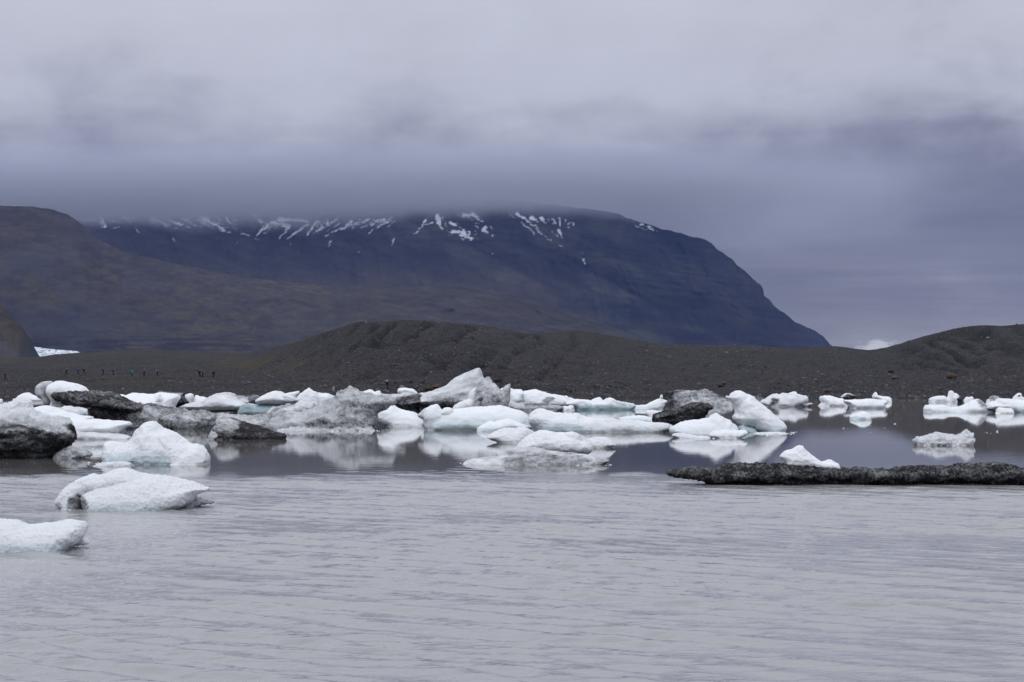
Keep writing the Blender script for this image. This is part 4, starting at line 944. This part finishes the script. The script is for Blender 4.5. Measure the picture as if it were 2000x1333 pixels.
berg('iceberg', 'white perched ice shape with a hole at the right edge',
     [Lobe('1976,779 1984,772 1990,768 1995,768.5 1996,775 2010,779 2010,786 1980,786', 785.5, T=10, r=0.8, lean=0.3)], patches=[('dirt', '1988,773.5 1992,772.5 1992,774.5 1988,775', 0.85, 0.6)], lump=0.6, grain=0.3, res=1.1, group=G)  # the hole is a dark spot painted on solid ice
berg('iceberg', 'crystal-crusted white floe with raised right end, alone on calm water',
     [Lobe('1787,861 1789,859 1795,855 1803,852 1812,850 1816,848 1825,849 1829,846 1838,848 1848,849 1855,851 1866,854 1875,850 1882,844 1887,840.5 1893,844 1899,849 1901,858 1899,862 1895,871 1860,871 1790,871 1788,866', 870.5, T=34, r=0.8, lean=0.35, dirt=0.02, sm=0)], lump=1.8, grain=2.8, res=1.1, group=G)
berg('iceberg', 'long black gravel-crusted ice strip running out of the right edge',
     [Lobe('1302,925 1312,921 1330,919 1360,917 1400,913 1450,911 1500,910 1560,910 1600,913 1640,918 1700,919 1750,918 1800,914 1850,913 1900,913 1930,909 1955,907 1975,910 2000,915 2080,914 2080,938 1900,937 1700,936 1500,937 1420,940 1395,941 1385,939 1360,936 1345,936 1325,931', 948, T=46, r=0.9, lean=1.1, dy=0, dirt=0.82),
      Lobe('1375,940 1400,934 1500,932 1700,930 2080,930 2080,949 1600,949 1420,948 1390,946', 948, T=26, r=0.6, lean=-0.4, dy=18, dirt=0.98, part='black_underside')],  # underside nearly black, darker than the top of the strip
     lump=1.3, grain=2.6, res=1.4, speck=1.9, group=G)
berg('iceberg', 'clear white ice chunk resting on the black gravel-crusted strip',
     [Lobe('1523,893 1528,888 1535,882 1548,877 1556,872 1563,869.5 1570,871 1576,880 1588,891 1603,902 1610,901 1617,898 1628,901 1637,908 1640,914 1639,920 1615,920 1590,917 1560,914 1537,912 1532,902', 948, T=24, r=0.8, lean=0.4, dy=30)], lump=0.8, grain=0.5, res=1.2, group=G)

# brash ice and slush grains along the waterlines
def place_brash(r, n):
    out = []
    for (x0, x1, y0, y1, m) in ((172, 262, 904, 912, 90), (118, 190, 874, 897, 110), (520, 785, 836, 845, 260), (1465, 1555, 844, 850, 90), (1325, 1440, 853, 858, 80), (896, 1195, 903, 910, 160), (345, 420, 978, 992, 90), (1615, 1760, 828, 846, 12), (1800, 1960, 838, 850, 10), (110, 170, 985, 999, 30), (790, 832, 833, 839, 40), (925, 960, 884, 890, 12)):
        px, py = r.uniform(x0, x1, m), r.uniform(y0, y1, m)
        D = CAM_H / -ray(px, py)[1]
        out.append(np.stack([ray(px, py)[0] * D, D, 0 * D], 1))
    return np.concatenate(out)
V, T, C = stones(0, 21, lambda r, n, P: P[:, 1] / F_PX * (0.5 + 0.7 * r.exponential(1, n)).clip(0, 2.6), place_brash, np.array([[.80, .83, .86], [.6, .63, .66], [.3, .3, .3]]), (IV, IT), (.7, .25, .05))
link('brash_ice', mk_mesh('brash_ice', V, T, {'dirt': np.clip(0.75 - C[:, 0], 0, 1), 'blue': np.zeros(len(V))}), ICE, kind='stuff', label='crumbs of brash ice floating along the waterlines of the bergs')

# ------------------------------------------------------------------ boulders on the shore
def boulder(px, py, w, h, c, label, seed):
    P = find_ground(px, py)
    k = P[1] / F_PX
    n = 15
    g = np.linspace(-1.3, 1.3, 22)
    X, Y, Z = np.meshgrid(g, g, g, indexing='ij')
    r = np.random.default_rng(seed)
    F = 1.0 - np.sqrt(X ** 2 + Y ** 2 + Z ** 2)
    for _ in range(9):                              # planar cuts give it faces
        d = r.standard_normal(3); d /= np.linalg.norm(d)
        F = np.minimum(F, 0.72 + 0.22 * r.random() - (X * d[0] + Y * d[1] + Z * d[2]))
    V, Q = surface_nets(F, (0, 0, 0), 1.0)
    V = (V / 21 * 2.6 - 1.3)
    V = V * (1 + 0.25 * (fbm(V[:, 0] * 2, V[:, 1] * 2, V[:, 2] * 2, 3, seed) - 0.5))[:, None]
    V = V / np.abs(V).max(0) * np.array([w / 2, w / 2 * 0.9, h * 0.62]) * k
    V[:, 2] += h * 0.38 * k
    C = np.array(c) * (0.7 + 0.6 * fbm(V[:, 0] / k / 4, V[:, 1] / k / 4, V[:, 2] / k / 3, 3, seed + 1))[:, None]
    link('boulder', mk_mesh('boulder', V, Q, {'Col': C}), STONE, P, label=label, cat='boulder', group='boulders on the moraine')
for i, b_ in enumerate([
    (972, 746, 17, 9, (.055, .037, .028), 'brown rounded boulder just right of the spiky ice fin'),
    (838, 763, 16, 8, (.060, .042, .028), 'rusty brown boulder behind the left slope of the tallest iceberg'),
    (850, 758, 12, 6, (.10, .070, .040), 'smaller tan boulder uphill of the rusty brown boulder'),
    (1859, 740, 22, 12, (.060, .042, .026), 'largest dark brown boulder on the right-hand slope'),
    (1749, 740, 16, 6, (.11, .088, .062), 'flat tan boulder left of the largest dark brown boulder'),
    (1740, 729, 13, 7, (.040, .030, .026), 'dark blocky boulder uphill of the flat tan one'),
    (1737, 735, 8, 6, (.12, .105, .095), 'pale grey boulder between the dark blocky and flat tan ones'),
    (1616, 767, 11, 6, (.060, .046, .034), 'brown boulder near the waterline behind the double-hump iceberg'),
    (1413, 751, 12, 6, (.080, .064, .045), 'tan-topped boulder above the head of the leaning iceberg'),
    (1522, 750, 9, 5, (.075, .060, .040), 'small ochre boulder above the turtle-backed iceberg'),
    (1408, 756, 14, 6, (.030, .029, .032), 'black boulder just below the tan-topped boulder'),
    (1765, 760, 8, 5, (.12, .098, .070), 'small tan boulder above the far shoreline at right'),
    (1731, 757, 8, 6, (.15, .145, .14), 'light grey boulder close to the far shoreline'),
    (1420, 691, 6, 4, (.20, .19, .18), 'whitish stone high on the moraine below the mountain foot'),
    (1930, 663, 9, 5, (.17, .165, .16), 'pale stone high on the right-hand ridge'),
    (803, 748, 8, 5, (.026, .026, .03), 'small black boulder right of the photographer'),
    (1115, 767, 7, 5, (.025, .025, .028), 'black stone at the shore behind the white humps')]):
    boulder(*b_, seed=400 + i)

# ------------------------------------------------------------------ people on the moraine
def cap_sdf(X, Y, Z, a, b, ra, rb):
    a, b = np.array(a, float), np.array(b, float); e = b - a
    t = np.clip(((X - a[0]) * e[0] + (Y - a[1]) * e[1] + (Z - a[2]) * e[2]) / max(e @ e, 1e-9), 0, 1)
    return (ra + (rb - ra) * t) - np.sqrt((X - a[0] - t * e[0]) ** 2 + (Y - a[1] - t * e[1]) ** 2 + (Z - a[2] - t * e[2]) ** 2)
def person(px, py, H, pose, face, jacket, trousers, hat, label, pack=None, shoes=(.03, .03, .03), hair=(.05, .03, .02), lean=0.0, hat_part=False, ground=None, stoop=0.0):
    P = find_ground(px, py) if ground is None else ground
    s = H / 1.75
    st = {'walk': 0.30, 'step': 0.18, 'stand': 0.06}[pose if pose in ('walk', 'step', 'stand') else 'stand']
    f = face                                         # walking / facing direction along x: -1 left, +1 right
    hip = (0, 0, 0.90); chest = (f * (lean + 0.02), 0, 1.32 - stoop); neck = (f * (lean + .03), 0, 1.47 - stoop); head = (f * (lean + .06), 0, 1.63 - stoop)
    segs = []                                        # a, b, ra, rb, colour
    segs.append((hip, chest, .155, .185, jacket)); segs.append((chest, neck, .12, .065, jacket)); segs.append((neck, head, .060, .060, (.45, .30, .23)))
    segs.append((head, (head[0], 0, head[2] + .03), .098, .105, (.45, .30, .23)))
    segs.append(((head[0] + f * .09, 0, head[2]), (head[0] + f * .125, 0, head[2] - .02), .022, .018, (.45, .30, .23)))
    segs.append(((head[0] - f * .015, 0, head[2] + .05), (head[0] - f * .02, 0, head[2] + .06), .112, .112, hat))
    for sd in (-1, 1):
        fw = st * sd
        knee = (f * (fw * 0.55 + 0.05), sd * .09, 0.48); ank = (f * (fw - (0.06 if sd < 0 else 0)), sd * .09, 0.08 + (0.04 if sd < 0 and st > .2 else 0))
        segs.append(((0, sd * .085, .90), knee, .105, .070, trousers)); segs.append((knee, ank, .070, .048, trousers))
        segs.append(((ank[0] - f * .04, ank[1], ank[2] - .03), (ank[0] + f * .15, ank[1], ank[2] - .04), .050, .040, shoes))
        sh = (chest[0], sd * .20, 1.38 - stoop)
        if pose == 'photo':
            el_ = (chest[0] + f * .16, sd * .24, 1.22); ha = (head[0] + f * .24, sd * .07, 1.58)
        else:
            el_ = (chest[0] - f * fw * 0.5, sd * .27, 1.10 - stoop); ha = (chest[0] - f * fw * 0.5 + f * .12, sd * .25, 0.88 - stoop)
        segs.append((sh, el_, .065, .050, jacket)); segs.append((el_, ha, .048, .036, jacket))
        d = np.array(ha) - np.array(el_); d /= np.linalg.norm(d)
        segs.append((ha, tuple(np.array(ha) + d * .09), .036, .040, (.45, .30, .23)))
        segs.append((tuple(np.array(ha) + d * .08), tuple(np.array(ha) + d * .17 + np.array([0, -sd * .01, -.02])), .034, .018, (.45, .30, .23)))
        segs.append((tuple(np.array(ha) + d * .03), tuple(np.array(ha) + d * .09 + np.array([f * .045, -sd * .03, 0])), .020, .014, (.45, .30, .23)))
    h = 0.026
    lo = np.array([min(min(q[0][i], q[1][i]) - max(q[2], q[3]) for q in segs) for i in range(3)]) - 3 * h
    hi = np.array([max(max(q[0][i], q[1][i]) + max(q[2], q[3]) for q in segs) for i in range(3)]) + 3 * h
    X, Y, Z = np.meshgrid(*[np.arange(lo[i], hi[i], h) for i in range(3)], indexing='ij')
    K = 0.022; acc = 0; best = None; bv = None
    for i, (a, b, ra, rb, c) in enumerate(segs):
        d = cap_sdf(X, Y, Z, a, b, ra, rb)
        acc = acc + np.exp(np.clip(d / K, -60, 40))
        if bv is None: bv = d; best = np.zeros(d.shape, np.int16)
        else: best[d > bv] = i; bv = np.maximum(bv, d)
    Fd = K * np.log(acc)
    V, Q = surface_nets(Fd, (0, 0, 0), 1.0)
    gi = np.clip(np.round(V).astype(int), 0, np.array(Fd.shape) - 1)
    C = np.array([q[4] for q in segs], float)[best[gi[:, 0], gi[:, 1], gi[:, 2]]]
    V = V * h + lo; V[:, 2] -= V[:, 2].min(); V *= s
    o = link('person', mk_mesh('person', V, Q, {'Col': C}), CLOTH, P - np.array([0, 0, .03]), label=label, cat='person', group='walkers on the moraine')
    if pack is not None:
        g = np.linspace(-1.25, 1.25, 18); X, Y, Z = np.meshgrid(g, g, g, indexing='ij')
        Fp = 1 - (np.abs(X) ** 3.2 + np.abs(Y) ** 3.2 + np.abs(Z) ** 3.2) ** (1 / 3.2)
        Vp, Qp = surface_nets(Fp, (0, 0, 0), 1.0); Vp = Vp / 17 * 2.5 - 1.25
        Vp = Vp * np.array([.13, .17, .29]) * (1 - 0.12 * Vp[:, 2:3])
        Vp += np.array([chest[0] - f * .26, 0, 1.24 - stoop * .8]); Vp *= s
        link('backpack', mk_mesh('backpack', Vp, Qp, {'Col': np.tile(np.array(pack, float), (len(Vp), 1))}), CLOTH, parent=o)
    return o
DK = (.012, .012, .016); NV = (.012, .016, .035); BL = (.02, .05, .16)
person(10, 742, 1.70, 'step', 1, DK, DK, DK, 'dark-clothed walker alone at the far left edge', stoop=.0)
person(129.5, 734, 1.92, 'walk', 1, DK, DK, (.30, .10, .05), 'dark-clothed walker in mid-stride leading the left group, reddish hat', lean=.04)
person(152.5, 733, 1.75, 'step', 1, BL, NV, (.10, .03, .03), 'walker in blue jacket with blue pack, second of the left group', pack=(.02, .06, .20))
person(164.5, 732, 1.70, 'walk', 1, DK, DK, (.06, .03, .02), 'dark walker with dark backpack close behind the blue jacket', pack=(.015, .02, .04))
person(202, 732.5, 1.68, 'stand', 1, NV, DK, (.09, .04, .04), 'navy-clad walker left of the pair partner in dark blue', pack=(.015, .02, .05))
person(221.5, 733, 1.62, 'stand', 1, (.02, .03, .09), DK, (.08, .03, .03), 'walker in dark blue jacket left of the green jacket', pack=(.02, .04, .12))
person(257, 736, 1.70, 'step', 1, (.03, .30, .10), DK, (.03, .22, .08), 'walker in bright green jacket with blue pack', pack=(.02, .09, .22), lean=.06)
person(281.5, 737, 1.66, 'step', 1, DK, DK, (.03, .02, .02), 'dark walker with red backpack', pack=(.35, .01, .03), lean=.04)
person(307.5, 736.5, 1.62, 'walk', 1, DK, DK, (.05, .03, .02), 'dark walker without pack right of the red backpack', lean=.05)
person(390, 738, 1.85, 'step', 1, DK, DK, DK, 'dark walker with big black backpack', pack=(.010, .010, .013), lean=.05)
person(395.5, 738.5, 1.60, 'step', 1, NV, DK, DK, 'stooping dark walker half behind the big black backpack', lean=.12, stoop=.12)
person(416.5, 739.5, 1.85, 'step', -1, DK, DK, (.04, .02, .02), 'dark walker facing left at the right end of the walkers', pack=(.012, .012, .02))
person(757, 764.5, 1.76, 'photo', -1, NV, (.035, .022, .022), (.45, .45, .48), 'person in dark jacket and pale cap raising a camera, white shoes', shoes=(.7, .7, .72))
person(651, 776, 1.76, 'stand', 1, (.30, .28, .36), (.05, .10, .22), (.16, .06, .03), 'red-haired person in lilac top and jeans behind the pale blue iceberg')

# ------------------------------------------------------------------ air: haze, and the cloud that hides the mountain top
def volume_box(name, lo, hi, mat, label):
    V = np.array([[x, y, z] for x in (lo[0], hi[0]) for y in (lo[1], hi[1]) for z in (lo[2], hi[2])], float)
    Q = np.array([[0, 1, 3, 2], [4, 6, 7, 5], [0, 4, 5, 1], [2, 3, 7, 6], [0, 2, 6, 4], [1, 5, 7, 3]])
    return link(name, mk_mesh(name, V, Q, smooth=False), mat, kind='stuff', label=label)
def haze_mat(dens, colr):
    m = bpy.data.materials.new('haze'); m.use_nodes = True; t = m.node_tree; t.nodes.clear(); N = NT(t)
    o = N.n('ShaderNodeOutputMaterial'); v = N.n('ShaderNodeVolumePrincipled')
    v.inputs['Color'].default_value = (*colr, 1); v.inputs['Density'].default_value = dens; v.inputs['Anisotropy'].default_value = 0.0
    t.links.new(v.outputs[0], o.inputs['Volume']); return m
HAZE_ON, CLOUD_ON = True, True
if HAZE_ON:
    volume_box('haze', (-14500, -3500, -5), (14500, 12500, 1300), haze_mat(2.6e-5, (0.20, 0.34, 0.95)), 'thin blue air between the lake and the mountains')
if CLOUD_ON:
    m = bpy.data.materials.new('cloud'); m.use_nodes = True; t = m.node_tree; t.nodes.clear(); N = NT(t)
    o = N.n('ShaderNodeOutputMaterial'); v = N.n('ShaderNodeVolumePrincipled')
    v.inputs['Color'].default_value = (0.72, 0.745, 0.84, 1); v.inputs['Anisotropy'].default_value = 0.1
    pos = N.n('ShaderNodeNewGeometry').outputs['Position']
    x, y, z = N.sep(pos)
    nz_ = N.noise(N.comb(N.math('MULTIPLY', x, 0.0011), N.math('MULTIPLY', y, 0.0008), N.math('MULTIPLY', z, 0.004)), 1.0, 4, 0.55)
    base = N.math('ADD', z, N.math('MULTIPLY', N.math('SUBTRACT', nz_, 0.5), 170.0))
    nf = N.noise(N.comb(N.math('MULTIPLY', x, 0.0045), N.math('MULTIPLY', y, 0.003), N.math('MULTIPLY', z, 0.009)), 1.0, 3, 0.55)
    base = N.math('ADD', base, N.math('MULTIPLY', N.math('SUBTRACT', nf, 0.5), 110.0))
    dens = N.math('MULTIPLY', N.mapr(N.math('ADD', base, N.mapr(x, -2200.0, -400.0, 30.0, 0.0)), 615.0, 735.0, 0.0, 1.0, True), N.mapr(z, 760.0, 900.0, 1.0, 0.0, True))
    dens = N.math('MULTIPLY', dens, N.mapr(N.math('ADD', x, N.math('MULTIPLY', N.math('SUBTRACT', nz_, 0.5), 1500.0)), 450.0, 1900.0, 1.0, 0.0, True))
    N.put(v.inputs['Density'], N.math('MULTIPLY', dens, 0.0045))
    t.links.new(v.outputs[0], o.inputs['Volume'])
    volume_box('cloud_bank', (-4200, 6050, 560), (2300, 8800, 910), m, 'low grey cloud bank lying over the mountain top')
    scene.cycles.volume_step_rate = 1.0
    scene.cycles.volume_max_steps = 128
